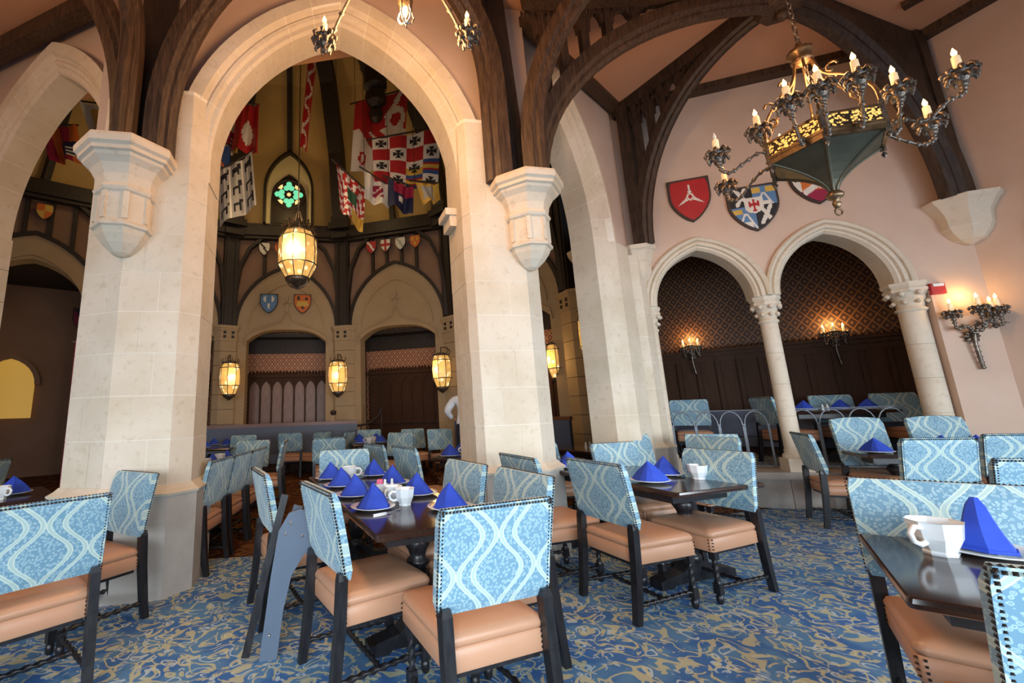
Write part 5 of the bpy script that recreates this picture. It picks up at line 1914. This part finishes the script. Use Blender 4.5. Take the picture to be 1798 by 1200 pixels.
chair(5.60, 5.42, 171, 'tall backed pale chair facing us, left of the two under the right column', G3, CHAIR2, 1.02)
chair(6.25, 5.15, 168, 'tall backed pale chair facing us, right of the two under the right column', G3, CHAIR2, 1.02)
chair(5.926, 4.332, -15, 'chair seen from behind at the right edge beside the blue backed one', G3)
chair(3.90, 2.72, -24, 'chair back cut by the right edge, just behind the chair with the tall napkin', G3)
chair(2.40, 2.06, 141, 'chair facing us tucked under the near right table, behind the tall blue napkin', 'chairs round the near right table')
chair(1.652, 1.039, -32, 'teal nailed chair back at the lower right corner', 'chairs round the near right table')
chair(-1.961, 2.425, 47, 'large teal chair back cut by the left edge in front', G4)
chair(-2.185, 3.453, 148.7, 'teal chair turned left before the left pillar plinth', G4)
chair(-4.86, 5.07, 100, 'pale chair back at the far left edge behind the cup', G4)
chair(-1.927, 4.404, 91.8, 'chair beyond the left pillar, nearest of the row by the hall table', G5)
chair(-1.942, 5.005, 92, 'chair beyond the left pillar, second of the row by the hall table', G5)
chair(-1.951, 5.56, 92, 'chair beyond the left pillar, third of the row by the hall table', G5)
chair(-2.62, 7.42, 180, 'chair facing us at the far end of the table beyond the left pillar', G5)
chair(-2.02, 7.0, 100, 'chair at the far right corner of the table beyond the left pillar', G5)
chair(-2.72, 10.25, 0, 'hall chair seen from behind in the aisle before the banquette', G6)
chair(-2.02, 10.25, 60, 'hall chair turned sideways right of the aisle before the banquette', G6)
chair(-1.35, 9.95, 75, 'hall chair half hidden near the newel post', G6)
chair(-1.36, 7.6, 15, 'hall chair seen from behind, just beyond the far end of the centre table', G6)
chair(-0.38, 5.75, -60, 'hall chair back showing, left one of the pair right of the centre table head', G6)
chair(0.02, 5.12, -62, 'hall chair back showing, right one of the pair right of the centre table head', G6)
chair(-0.15, 8.4, 150, 'hall chair with a napkin before it, middle of the hall', G6)
chair(0.15, 10.0, 200, 'hall chair before the dark doorway of the right rear bay', G6)
chair(0.72, 9.5, 190, 'hall chair facing us, right of the dark doorway', G6)
chair(1.30, 8.0, 115, 'hall chair half hidden by the right pillar', G6)
chair(-3.6, 9.6, 180, 'hall chair facing us at the far table beyond the left pillar', G6)
chair(-0.9, 10.4, 180, 'hall chair facing us near the curved handrail', G6)


# ------------------------------------------------------------------ tables
def make_table(label, p, yaw, w, l, peds, z=0.0, group=None, H=0.76):
    t = thing('dining_table', label, 'table', (p[0], p[1], z), R(yaw), group)
    # origin = near left corner, x across, y along
    tb = 0.042
    rings = [[(x, y, zz) for x, y in rrect(w - 2 * i, l - 2 * i, 0.012, 2, w / 2, l / 2)] for i, zz in ((0.02, H - tb), (0.004, H - tb + 0.008), (0.0, H - 0.018), (0.004, H - 0.004), (0.010, H))]
    MB().loft(rings, 0, False).obj('table_top', 'top', t)
    MB().box((w / 2, l / 2, H - tb - 0.035), (w - 0.22, l - 0.3, 0.07)).obj('apron', 'black_wood', t)
    turned = [(0.055, 0.14), (0.075, 0.16), (0.075, 0.20), (0.05, 0.215), (0.06, 0.23), (0.085, 0.30), (0.09, 0.35), (0.06, 0.41), (0.045, 0.43), (0.07, 0.45), (0.07, 0.475), (0.048, 0.49), (0.06, 0.53), (0.085, 0.57), (0.07, 0.61), (0.05, 0.63), (0.08, 0.655)]
    for y in peds:
        MB().lathe(turned, 14, (w / 2, y, 0)).obj('pedestal', 'black_wood', t)
        f = w / 2 - 0.06
        prof = [(-f, 0), (-f, 0.06), (-f + 0.06, 0.075), (-0.15, 0.10), (-0.09, 0.155), (0.09, 0.155), (0.15, 0.10), (f - 0.06, 0.075), (f, 0.06), (f, 0), (f - 0.12, 0), (f - 0.14, 0.02), (-f + 0.14, 0.02), (-f + 0.12, 0)]
        MB().prism([(x + w / 2, zz) for x, zz in prof], y - 0.055, y + 0.055).obj('foot', 'black_wood', t)
        MB().prism([(w / 2 - f * 0.85, 0.648), (w / 2 - f * 0.8, 0.70), (w / 2 + f * 0.8, 0.70), (w / 2 + f * 0.85, 0.648), (w / 2 + 0.1, 0.645), (w / 2 - 0.1, 0.645)], y - 0.045, y + 0.045).obj('cross_bearer', 'black_wood', t)
    if len(peds) > 1:
        MB().box((w / 2, (peds[0] + peds[-1]) / 2, 0.12), (0.06, peds[-1] - peds[0] - 0.1, 0.06)).obj('stretcher', 'black_wood', t)
    return t


T1P, T1Y = (-0.18, 2.40), 21.0
T2P, T2Y = (1.93, 3.23), 18.0
T4P, T4Y = (1.59, 1.52), -39.0
T3P, T3Y = (5.10, 4.92), -19.0
make_table('long dark polished table with eight blue napkins in the centre', T1P, T1Y, 0.80, 2.40, (0.42, 1.98))
make_table('dark table standing before the right pillar with white cup on its corner', T2P, T2Y, 0.90, 1.85, (0.36, 1.45))
make_table('dark glossy table at the near right with cup and tall napkin', T4P, T4Y, 0.72, 0.87, (0.40,))
make_table('small dark table by the alcove step under the tall backed chairs', T3P, T3Y, 0.70, 0.50, (0.25,))
make_table('dark table at the right behind the olive chair', (5.95, 4.95), -17, 0.7, 0.45, (0.22,))
make_table('dark table cut by the left edge behind the large chair back', (-3.75, 3.35), 47, 0.9, 0.9, (0.45,))
make_table('dark table in the hall beyond the left pillar', (-3.18, 4.45), 3, 0.85, 2.5, (0.4, 2.1))
make_table('dark hall table with white cups, middle distance', (-1.1, 8.9), 10, 0.85, 1.6, (0.4, 1.2))
make_table('dark hall table partly behind the right pillar', (0.28, 5.95), -20, 0.95, 1.4, (0.4, 1.0))
make_table('dark hall table far back beside the banquette', (-4.6, 9.0), 10, 0.9, 1.6, (0.4, 1.2))
make_table('dark table between slim pier and right pillar', (2.55, 6.1), 20, 0.8, 1.0, (0.5,))
make_table('dark table edge beside the right pillar with white plates', (1.28, 5.02), 18, 0.42, 0.6, (0.3,))


# ------------------------------------------------------------------ table settings
def napkin_mesh(w, d, h, style=0):
    """linen folded into a standing pyramid with a ridge and slightly hollow faces"""
    mb = MB()
    if style == 0:
        base = [(-w / 2, 0.02), (-w * 0.18, -d * 0.42), (0.0, -d * 0.5), (w * 0.18, -d * 0.42), (w / 2, 0.02), (w * 0.15, d * 0.42), (0, d * 0.36), (-w * 0.15, d * 0.42)]
    else:
        base = [(-w / 2, 0.0), (-w * 0.30, -d * 0.5), (-w * 0.06, -d * 0.12), (w * 0.06, -d * 0.5), (w * 0.3, -d * 0.22), (w / 2, -d * 0.05), (w * 0.25, d * 0.4), (-w * 0.2, d * 0.4)]
    n = len(base)
    K = 6
    rings = []
    for j in range(K + 1):
        q = j / K
        s_ = max((1 - q) ** 0.90, 0.02) if style == 0 else (1.0, 0.84, 0.70, 0.58, 0.47, 0.36, 0.14)[j]
        belly = 1 + (0.10 if style == 0 else 0.05) * math.sin(PI * q)
        rings.append([(x * s_ * belly, y * s_ * belly + (0.012 * math.sin(q * PI)), q * h) for x, y in base])
    mb.loft(rings, 0, False)
    # loose lower fold
    mb.loft([[(x * 1.06, y * 1.05 + 0.004, 0.0) for x, y in base], [(x * 1.03, y * 1.02 + 0.004, h * 0.06) for x, y in base]], 0, False)
    return mb


NAP = [napkin_mesh(0.285, 0.24, 0.15).mesh('napkin', 'napkin'), napkin_mesh(0.26, 0.22, 0.15).mesh('napkin', 'napkin'), napkin_mesh(0.165, 0.14, 0.20, 1).mesh('napkin', 'napkin')]
PLATE = MB().lathe([(0.0, 0.004), (0.06, 0.0), (0.075, 0.004), (0.125, 0.014), (0.152, 0.022), (0.152, 0.026), (0.118, 0.018), (0.07, 0.008), (0.0, 0.008)], 24, caps=False).mesh('plate', 'china')
CUPM = MB().lathe([(0.034, 0.0), (0.036, 0.006), (0.034, 0.012), (0.050, 0.045), (0.057, 0.088), (0.059, 0.09), (0.055, 0.088), (0.046, 0.044), (0.02, 0.012)], 8, smooth=False).mesh('cup_bowl', 'china')
HANDLE = MB().tube([(-0.052, 0, 0.074), (-0.075, 0, 0.078), (-0.092, 0, 0.062), (-0.086, 0, 0.040), (-0.066, 0, 0.030), (-0.046, 0, 0.034)], 0.0075, 6).mesh('cup_handle', 'china')
SHAK = MB().lathe([(0.018, 0), (0.021, 0.01), (0.017, 0.055), (0.011, 0.075), (0.012, 0.088), (0.006, 0.098)], 8).mesh('shaker', 'china')
KNIFE = MB().box((0, 0.05, 0.003), (0.018, 0.12, 0.002)).box((0, -0.06, 0.004), (0.014, 0.10, 0.006)).mesh('knife', 'steel')
FORK = MB().box((0, -0.04, 0.003), (0.010, 0.13, 0.004)).box((0, 0.045, 0.004), (0.022, 0.04, 0.003)).box((-0.009, 0.085, 0.004), (0.004, 0.05, 0.003)).box((-0.003, 0.085, 0.004), (0.004, 0.05, 0.003)).box((0.003, 0.085, 0.004), (0.004, 0.05, 0.003)).box((0.009, 0.085, 0.004), (0.004, 0.05, 0.003)).mesh('fork', 'steel')
COUNT = {}


def single(name, me, p, rz, label, cat, group=None):
    o = bpy.data.objects.new(name, me)
    COL.objects.link(o)
    o.location = p
    o.rotation_euler = (0, 0, rz)
    return tag(o, label, cat, group)


def setting(T, yaw, x, y, face, where, kind=0, plate=True, z=0.76, cutlery=False, lift=0.0):
    p = loc((T[0], T[1], z), R(yaw), (x, y, 0.0005))
    rz = R(yaw + face)
    zz = 0.0
    if plate:
        single('plate', PLATE, p, rz, 'white plate under the blue napkin, ' + where, 'plate', 'plates on the tables')
        zz = 0.017
    single('folded_napkin', NAP[kind], p + Vector((0, 0, zz)), rz, 'blue linen napkin folded to a point, ' + where, 'napkin', 'blue napkins on the tables')
    if cutlery:
        for me, dx in ((FORK, -0.155), (KNIFE, 0.155)):
            single(me.name, me, p + Matrix.Rotation(rz, 3, 'Z') @ Vector((dx, 0, 0)), rz, 'steel %s beside the napkin, %s' % (me.name, where), me.name, 'cutlery on the centre table')


def cup(p, rz, label, sc=1.0, group='white cups on the tables'):
    t = thing('coffee_cup', label, 'cup', p, rz, group)
    t.scale = (sc, sc, sc)
    share('bowl', CUPM, t)
    share('handle', HANDLE, t)
    return t


def shakers(p, rz, where):
    for k, (dx, nm) in enumerate(((-0.03, 'left'), (0.03, 'right'))):
        single('shaker', SHAK, Vector(p) + Matrix.Rotation(rz, 3, 'Z') @ Vector((dx, 0, 0)), rz, 'small white shaker, %s of the pair %s' % (nm, where), 'shaker', 'white shakers')


def tp(T, yaw, x, y, z=0.7605):
    return loc((T[0], T[1], z), R(yaw), (x, y, 0))


# centre table: four a side
names = ('nearest', 'second', 'third', 'farthest')
for k, y in enumerate((0.62, 1.12, 1.62, 2.10)):
    setting(T1P, T1Y, 0.17, y, -72, 'left side of the centre table, %s of four' % names[k], 0, True, cutlery=k < 2)
for k, y in enumerate((0.36, 0.92, 1.50, 2.08)):
    setting(T1P, T1Y, 0.62, y, 60, 'right side of the centre table, %s of four' % names[k], 0, True)
cup(tp(T1P, T1Y, 0.40, 0.62), R(20), 'white octagonal cup nearest on the centre table', 1.25)
cup(tp(T1P, T1Y, 0.37, 0.78), R(60), 'white octagonal cup just behind the nearest on the centre table', 1.2)
cup(tp(T1P, T1Y, 0.33, 1.98), R(180), 'white cup at the far end of the centre table', 1.35)
shakers(tp(T1P, T1Y, 0.47, 1.18), R(20), 'on the centre table')
t = thing('sugar_caddy', 'white sugar caddy with pink packets on the centre table', 'caddy', tp(T1P, T1Y, 0.42, 1.22), R(20))
MB().box((0, 0, 0.004), (0.10, 0.07, 0.008)).box((0, -0.033, 0.03), (0.10, 0.005, 0.06)).box((0, 0.033, 0.03), (0.10, 0.005, 0.06)).box((-0.048, 0, 0.03), (0.005, 0.07, 0.06)).box((0.048, 0, 0.03), (0.005, 0.07, 0.06)).obj('holder', 'china', t)
for k in range(4):
    MB().box((-0.02 + k * 0.006, -0.018 + k * 0.011, 0.05), (0.045, 0.006, 0.085)).obj('packet', 'pinkpack', t)
# second table
setting(T2P, T2Y, 0.20, 0.42, -60, 'left side of the second table, near one')
setting(T2P, T2Y, 0.60, 0.62, 80, 'right side of the second table, near one')
setting(T2P, T2Y, 0.22, 1.45, -60, 'left side of the second table, far one', 1)
setting(T2P, T2Y, 0.66, 1.45, 80, 'right side of the second table, far one', 1)
cup(tp(T2P, T2Y, 0.64, 0.34), R(190), 'white cup with handle on the second table corner', 1.3)
setting((1.28, 5.02), 18, 0.25, 0.30, 20, 'table edge beside the right pillar', 1)
shakers(tp((1.28, 5.02), 18, 0.1, 0.42), 0, 'beside the right pillar')
# near right table
setting(T4P, T4Y, 0.35, 0.72, 141, 'tall one on the near right table', 2)
t4c = cup(tp(T4P, T4Y, 0.21, 0.63), R(10), 'large white octagonal cup on the near right table', 1.45)
# small right tables
setting(T3P, T3Y, 0.18, 0.20, -20, 'small table before the tall backed chairs', 0)
cup(tp(T3P, T3Y, 0.50, 0.16), R(30), 'white cup beside the blue backed chair')
setting((5.95, 4.95), -17, 0.2, 0.25, 0, 'right table, left one peeping over the chair back', 1)
setting((5.95, 4.95), -17, 0.5, 0.25, 0, 'right table, right one peeping over the chair back', 1)
cup(tp((5.95, 4.95), -17, 0.35, 0.2), 0, 'white cup peeping over the right chair backs')
# left table
setting((-3.75, 3.35), 47, 0.62, 0.46, -30, 'left table before the pillar plinth', 0)
setting((-3.75, 3.35), 47, 0.25, 0.62, -30, 'left table at the picture edge', 0)
cup(tp((-3.75, 3.35), 47, 0.52, 0.20), R(170), 'white cup on the left table', 1.25)
# hall tables
for k, (x, y) in enumerate(((0.62, 0.5), (0.62, 1.0), (0.62, 1.5), (0.22, 0.9), (0.22, 1.7), (0.60, 2.1))):
    setting((-3.18, 4.45), 3, x, y, 90, 'table beyond the left pillar, number %s along it' % ('one', 'two', 'three', 'four', 'five', 'six')[k], 1)
cup(tp((-3.18, 4.45), 3, 0.45, 0.72), 0, 'white cup nearest on the table beyond the left pillar', 1.2)
cup(tp((-3.18, 4.45), 3, 0.62, 1.25), 0, 'white cup second on the table beyond the left pillar', 1.3)
cup(tp((-3.18, 4.45), 3, 0.55, 1.95), 0, 'white cup farthest on the table beyond the left pillar', 1.3)
for k, (x, y) in enumerate(((0.2, 0.35), (0.62, 0.3), (0.2, 1.1), (0.6, 1.15))):
    setting((-1.1, 8.9), 10, x, y, 10, 'middle hall table, %s' % ('near left', 'near right', 'far left', 'far right')[k], 1)
cup(tp((-1.1, 8.9), 10, 0.35, 0.25), 0, 'white cup on the middle hall table, left one', 1.3)
cup(tp((-1.1, 8.9), 10, 0.47, 0.6), 0, 'white cup on the middle hall table, right one', 1.3)
for k, (x, y) in enumerate(((0.22, 0.3), (0.6, 0.22), (0.28, 0.85), (0.78, 0.75))):
    setting((0.28, 5.95), -20, x, y, 0, 'hall table by the right pillar, %s' % ('near left', 'near right', 'far left', 'far right')[k], 0)
cup(tp((0.28, 5.95), -20, 0.42, 0.5), 0, 'white cup on the hall table by the right pillar, left one', 1.3)
cup(tp((0.28, 5.95), -20, 0.80, 0.45), 0, 'white cup on the hall table by the right pillar, right one', 1.4)
shakers(tp((0.28, 5.95), -20, 0.55, 0.75), 0, 'on the hall table by the right pillar')
for k, (x, y) in enumerate(((0.3, 0.4), (0.65, 0.9), (0.3, 1.2))):
    setting((-4.6, 9.0), 10, x, y, 0, 'far hall table by the banquette, %s' % ('nearest', 'middle', 'farthest')[k], 1)
setting((2.55, 6.1), 20, 0.55, 0.4, 0, 'table left of the slim pier', 1)
shakers(tp((2.55, 6.1), 20, 0.3, 0.4), 0, 'left of the slim pier')

# ------------------------------------------------------------------ slate folding stand between the chairs
t = thing('folding_stand', 'slate blue folded wooden tray stand leaning between two chairs', 'stand', (-0.86, 2.80, 0), R(12))
side_board = [(-0.045, 0), (0.055, 0), (0.085, 0.25), (0.13, 0.44), (0.20, 0.55), (0.30, 0.61), (0.33, 0.66), (0.31, 0.72), (0.26, 0.78), (0.18, 0.82), (0.11, 0.80), (0.05, 0.70), (0.01, 0.45), (-0.02, 0.2)]
MB().prism([(x, z) for x, z in side_board], -0.014, 0.014).obj('curved_board', 'slate', t)
for x, z in ((0.01, 0.13), (0.09, 0.68), (0.19, 0.66), (0.12, 0.74)):
    o = MB().lathe([(0.010, 0), (0.007, 0.004), (0.001, 0.006)], 8).obj('bolt', 'steel', t)
    o.location = (x, -0.014, z)
    o.rotation_euler = (R(90), 0, 0)
MB().sweep([(-0.13, 0.06, 0.0), (-0.03, 0.06, 0.45), (0.08, 0.06, 0.90)], (0, 1, 0), [(-0.015, -0.022), (-0.015, 0.022), (0.015, 0.022), (0.015, -0.022)]).obj('black_bar', 'black_wood', t)
MB().tube([(0.15, -0.01, 0.74), (0.15, 0.20, 0.74)], 0.012, 6).obj('pivot_rod', 'steel', t)
MB().sweep([(0.02, 0.20, 0.0), (0.06, 0.20, 0.5), (0.16, 0.20, 0.80)], (0, 1, 0), [(-0.014, -0.03), (-0.014, 0.03), (0.014, 0.03), (0.014, -0.03)]).obj('rear_board', 'slate', t)

# ------------------------------------------------------------------ alcove furniture and railing
def rail_panel(label, x0, x1, n):
    t = thing('hoop_railing', label, 'railing', loc(O_2, RZ_2, (x0, 0.42, 0.44)), RZ_2, 'hoop railings between the columns')
    L = x1 - x0
    st = L / n
    for k in range(n + 1):
        MB().tube([(k * st, 0, 0), (k * st, 0, 0.62)], 0.011, 6).lathe([(0.012, -0.02), (0.018, 0), (0.012, 0.02)], 8, (k * st, 0, 0.6)).obj('upright', 'rail', t)
    for k in range(n):
        c, r = (k + 0.5) * st, st / 2 - 0.012
        MB().tube([(c - r, 0, 0.0), (c - r, 0, 0.56)] + [(c - r * math.cos(PI * q / 8), 0, 0.60 + 0.2 * math.sin(PI * q / 8)) for q in range(9)] + [(c + r, 0, 0.56), (c + r, 0, 0.0)], 0.010, 6).obj('hoop', 'rail', t)
    MB().tube([(0, 0, 0.815), (L, 0, 0.815)], 0.007, 6).obj('top_bar', 'rail', t)
    MB().box((L / 2, 0, 0.04), (L, 0.02, 0.02)).obj('bottom_bar', 'rail', t)


rail_panel('grey metal hoop railing in the left twin arch', -1.05, 0.15, 4)
rail_panel('grey metal hoop railing in the right twin arch', 0.40, 1.66, 4)
ATP = loc(O_2, RZ_2, (0.70, 0.98, 0))
make_table('dark table on the raised alcove floor behind the hoop railing', (ATP.x, ATP.y), -19, 1.25, 0.6, (0.3,), 0.44)
for k, (x, y) in enumerate(((0.25, 0.25), (0.72, 0.3), (1.02, 0.25))):
    setting((ATP.x, ATP.y), -19, x, y, 0, 'alcove table, %s' % ('left', 'middle', 'right')[k], 0, True, 1.2)
shakers(tp((ATP.x, ATP.y), -19, 0.50, 0.25, 1.2005), R(-19), 'on the alcove table')
for k, (s_, dp, yaw, lab) in enumerate(((0.40, 1.05, -100, 'alcove chair turned sideways beside the middle column, its tan seat showing'), (1.52, 1.70, 161, 'alcove chair facing us beside the right column, left of two'),
                                        (2.22, 1.55, 161, 'alcove chair facing us beside the right column, right of two'), (-0.55, 1.4, 150, 'shadowed alcove chair in the left arch'))):
    p = loc(O_2, RZ_2, (s_, dp, 0))
    chair(p.x, p.y, yaw, lab, G7, None, 1.0, 0.44)

# crimson drape hanging beside the left pillar
mb = MB()
rings = []
for j in range(9):
    z = 0.12 + 2.2 * j / 8
    rings.append([(-0.09 + 0.18 * i / 12, 0.03 * math.sin(i * 1.6 + j * 0.1), z) for i in range(13)] + [(0.09 - 0.18 * i / 12, 0.012 + 0.03 * math.sin((12 - i) * 1.6 + j * 0.1), z) for i in range(13)])
mb.loft(rings, 0, True)
t = thing('crimson_drape', 'narrow crimson drape hanging just left of the left pillar', 'drape', loc(O_L, RZ_L, (-1.19, 0.60, 0)), RZ_L)
mb.obj('cloth', 'crimson', t)
MB().tube([(-0.14, 0, 2.33), (0.14, 0, 2.33)], 0.014, 6).obj('rod', 'iron', t)
MB().tube([(0.13, 0.0, 0), (0.13, 0, 2.36)], 0.012, 6).obj('pole', 'iron', t)
MB().lathe([(0.12, 0), (0.12, 0.02), (0.02, 0.04)], 12, (0.13, 0, 0)).obj('foot', 'iron', t)


# ------------------------------------------------------------------ the waiter
def skinned(name, verts, edges, radii, mat, parent, sub=2, root=0):
    me = bpy.data.meshes.new(name)
    me.from_pydata(verts, edges, [])
    o = bpy.data.objects.new(name, me)
    COL.objects.link(o)
    o.modifiers.new('skin', 'SKIN')
    for i, r in enumerate(radii):
        sv = me.skin_vertices[0].data[i]
        sv.radius = r if isinstance(r, tuple) else (r, r)
        sv.use_root = (i == root)
    s_ = o.modifiers.new('sub', 'SUBSURF')
    s_.levels = sub
    s_.render_levels = sub
    bpy.context.view_layer.update()
    dg = bpy.context.evaluated_depsgraph_get()
    m2 = bpy.data.meshes.new_from_object(o.evaluated_get(dg))
    bpy.data.objects.remove(o)
    m2.materials.clear()
    for mt in (mat if isinstance(mat, list) else [mat]):
        m2.materials.append(MAT[mt])
    for p in m2.polygons:
        p.use_smooth = True
    o = bpy.data.objects.new(name, m2)
    COL.objects.link(o)
    o.parent = parent
    return o


WP = Vector((1.16, 8.75, 0.17))
t = thing('person', 'waiter in white shirt and dark trousers standing half hidden by the right pillar, elbow out', 'person', WP, R(-25))
# body faces +y away from us; local x to the right
V = [(0, 0, 0.96), (0, 0.01, 1.12), (0, 0, 1.30), (0, 0, 1.43), (0, 0.01, 1.52), (0, 0.03, 1.60), (0, 0.03, 1.70),
     (-0.20, 0, 1.42), (-0.36, -0.02, 1.20), (-0.30, 0.16, 1.04),
     (0.20, 0, 1.42), (0.27, 0.02, 1.14), (0.26, 0.14, 0.92),
     (-0.10, 0, 0.90), (-0.11, 0.02, 0.50), (-0.11, -0.02, 0.09), (-0.12, 0.10, 0.04),
     (0.10, 0, 0.90), (0.11, 0.03, 0.50), (0.11, -0.01, 0.09), (0.12, 0.11, 0.04)]
E_ = [(0, 1), (1, 2), (2, 3), (3, 4), (4, 5), (5, 6), (3, 7), (7, 8), (8, 9), (3, 10), (10, 11), (11, 12), (0, 13), (13, 14), (14, 15), (15, 16), (0, 17), (17, 18), (18, 19), (19, 20)]
Rr = [(0.15, 0.11), (0.135, 0.10), (0.165, 0.115), (0.12, 0.09), 0.052, 0.085, 0.095, 0.095, 0.085, 0.045, 0.085, 0.07, 0.04, 0.095, 0.07, 0.048, 0.04, 0.095, 0.07, 0.048, 0.04]
body = skinned('body', V, E_, Rr, ['shirt', 'trousers', 'skin', 'black'], t)
for p in body.data.polygons:
    c = p.center
    if c.z > 1.50:
        p.material_index = 2
    elif c.z < 0.10:
        p.material_index = 3
    elif c.z < 0.97 and abs(c.x) < 0.235:
        p.material_index = 1
    else:
        p.material_index = 0
MB().lathe([(0.02, -0.06), (0.08, -0.04), (0.105, 0.02), (0.10, 0.07), (0.07, 0.11), (0.02, 0.125)], 12, (0, 0.0, 1.69)).obj('hair', 'hair', t)
mb = MB().lathe([(0.002, -0.022), (0.012, -0.012), (0.01, 0.01), (0.004, 0.02)], 6, (0, 0.125, 1.645))
mb.lathe([(0.004, -0.02), (0.014, 0), (0.004, 0.02)], 6, (-0.095, 0.03, 1.65)).lathe([(0.004, -0.02), (0.014, 0), (0.004, 0.02)], 6, (0.095, 0.03, 1.65))
mb.obj('nose_and_ears', 'skin', t)
mb = MB()
for sx in (-1, 1):
    mb.lathe([(0.002, -0.008), (0.011, 0), (0.002, 0.008)], 6, (sx * 0.036, 0.108, 1.675))
mb.obj('eyes', 'black', t)
MB().lathe([(0.055, -0.015), (0.065, 0.0), (0.06, 0.02)], 12, (0, 0.01, 1.505), caps=False).obj('collar', 'shirt', t)
for sx, w_, d_ in ((-1, Vector((-0.30, 0.16, 1.04)), Vector((0.75, 0.6, -0.25))), (1, Vector((0.26, 0.14, 0.92)), Vector((0.0, 0.35, -0.9)))):
    d_ = d_.normalized()
    side = d_.cross(Vector((0, 0, 1))).normalized() if abs(d_.z) < 0.8 else Vector((1, 0, 0))
    hv, he, hr = [tuple(w_), tuple(w_ + d_ * 0.05), tuple(w_ + d_ * 0.095)], [(0, 1), (1, 2)], [0.026, (0.034, 0.02), (0.036, 0.018)]
    for k in range(4):
        b = w_ + d_ * 0.095 + side * (-0.027 + 0.018 * k)
        ln = (0.062, 0.072, 0.068, 0.052)[k]
        i = len(hv)
        curl = d_.cross(side) * 0.02
        hv += [tuple(b), tuple(b + d_ * ln * 0.55 + curl * 0.4), tuple(b + d_ * ln + curl * 1.4)]
        he += [(2, i), (i, i + 1), (i + 1, i + 2)]
        hr += [0.010, 0.009, 0.0075]
    i = len(hv)
    tb = w_ + d_ * 0.035 - side * 0.03
    hv += [tuple(tb), tuple(tb + d_ * 0.035 - side * 0.022), tuple(tb + d_ * 0.06 - side * 0.025)]
    he += [(1, i), (i, i + 1), (i + 1, i + 2)]
    hr += [0.011, 0.010, 0.008]
    skinned('hand', hv, he, hr, 'skin', t, 1)
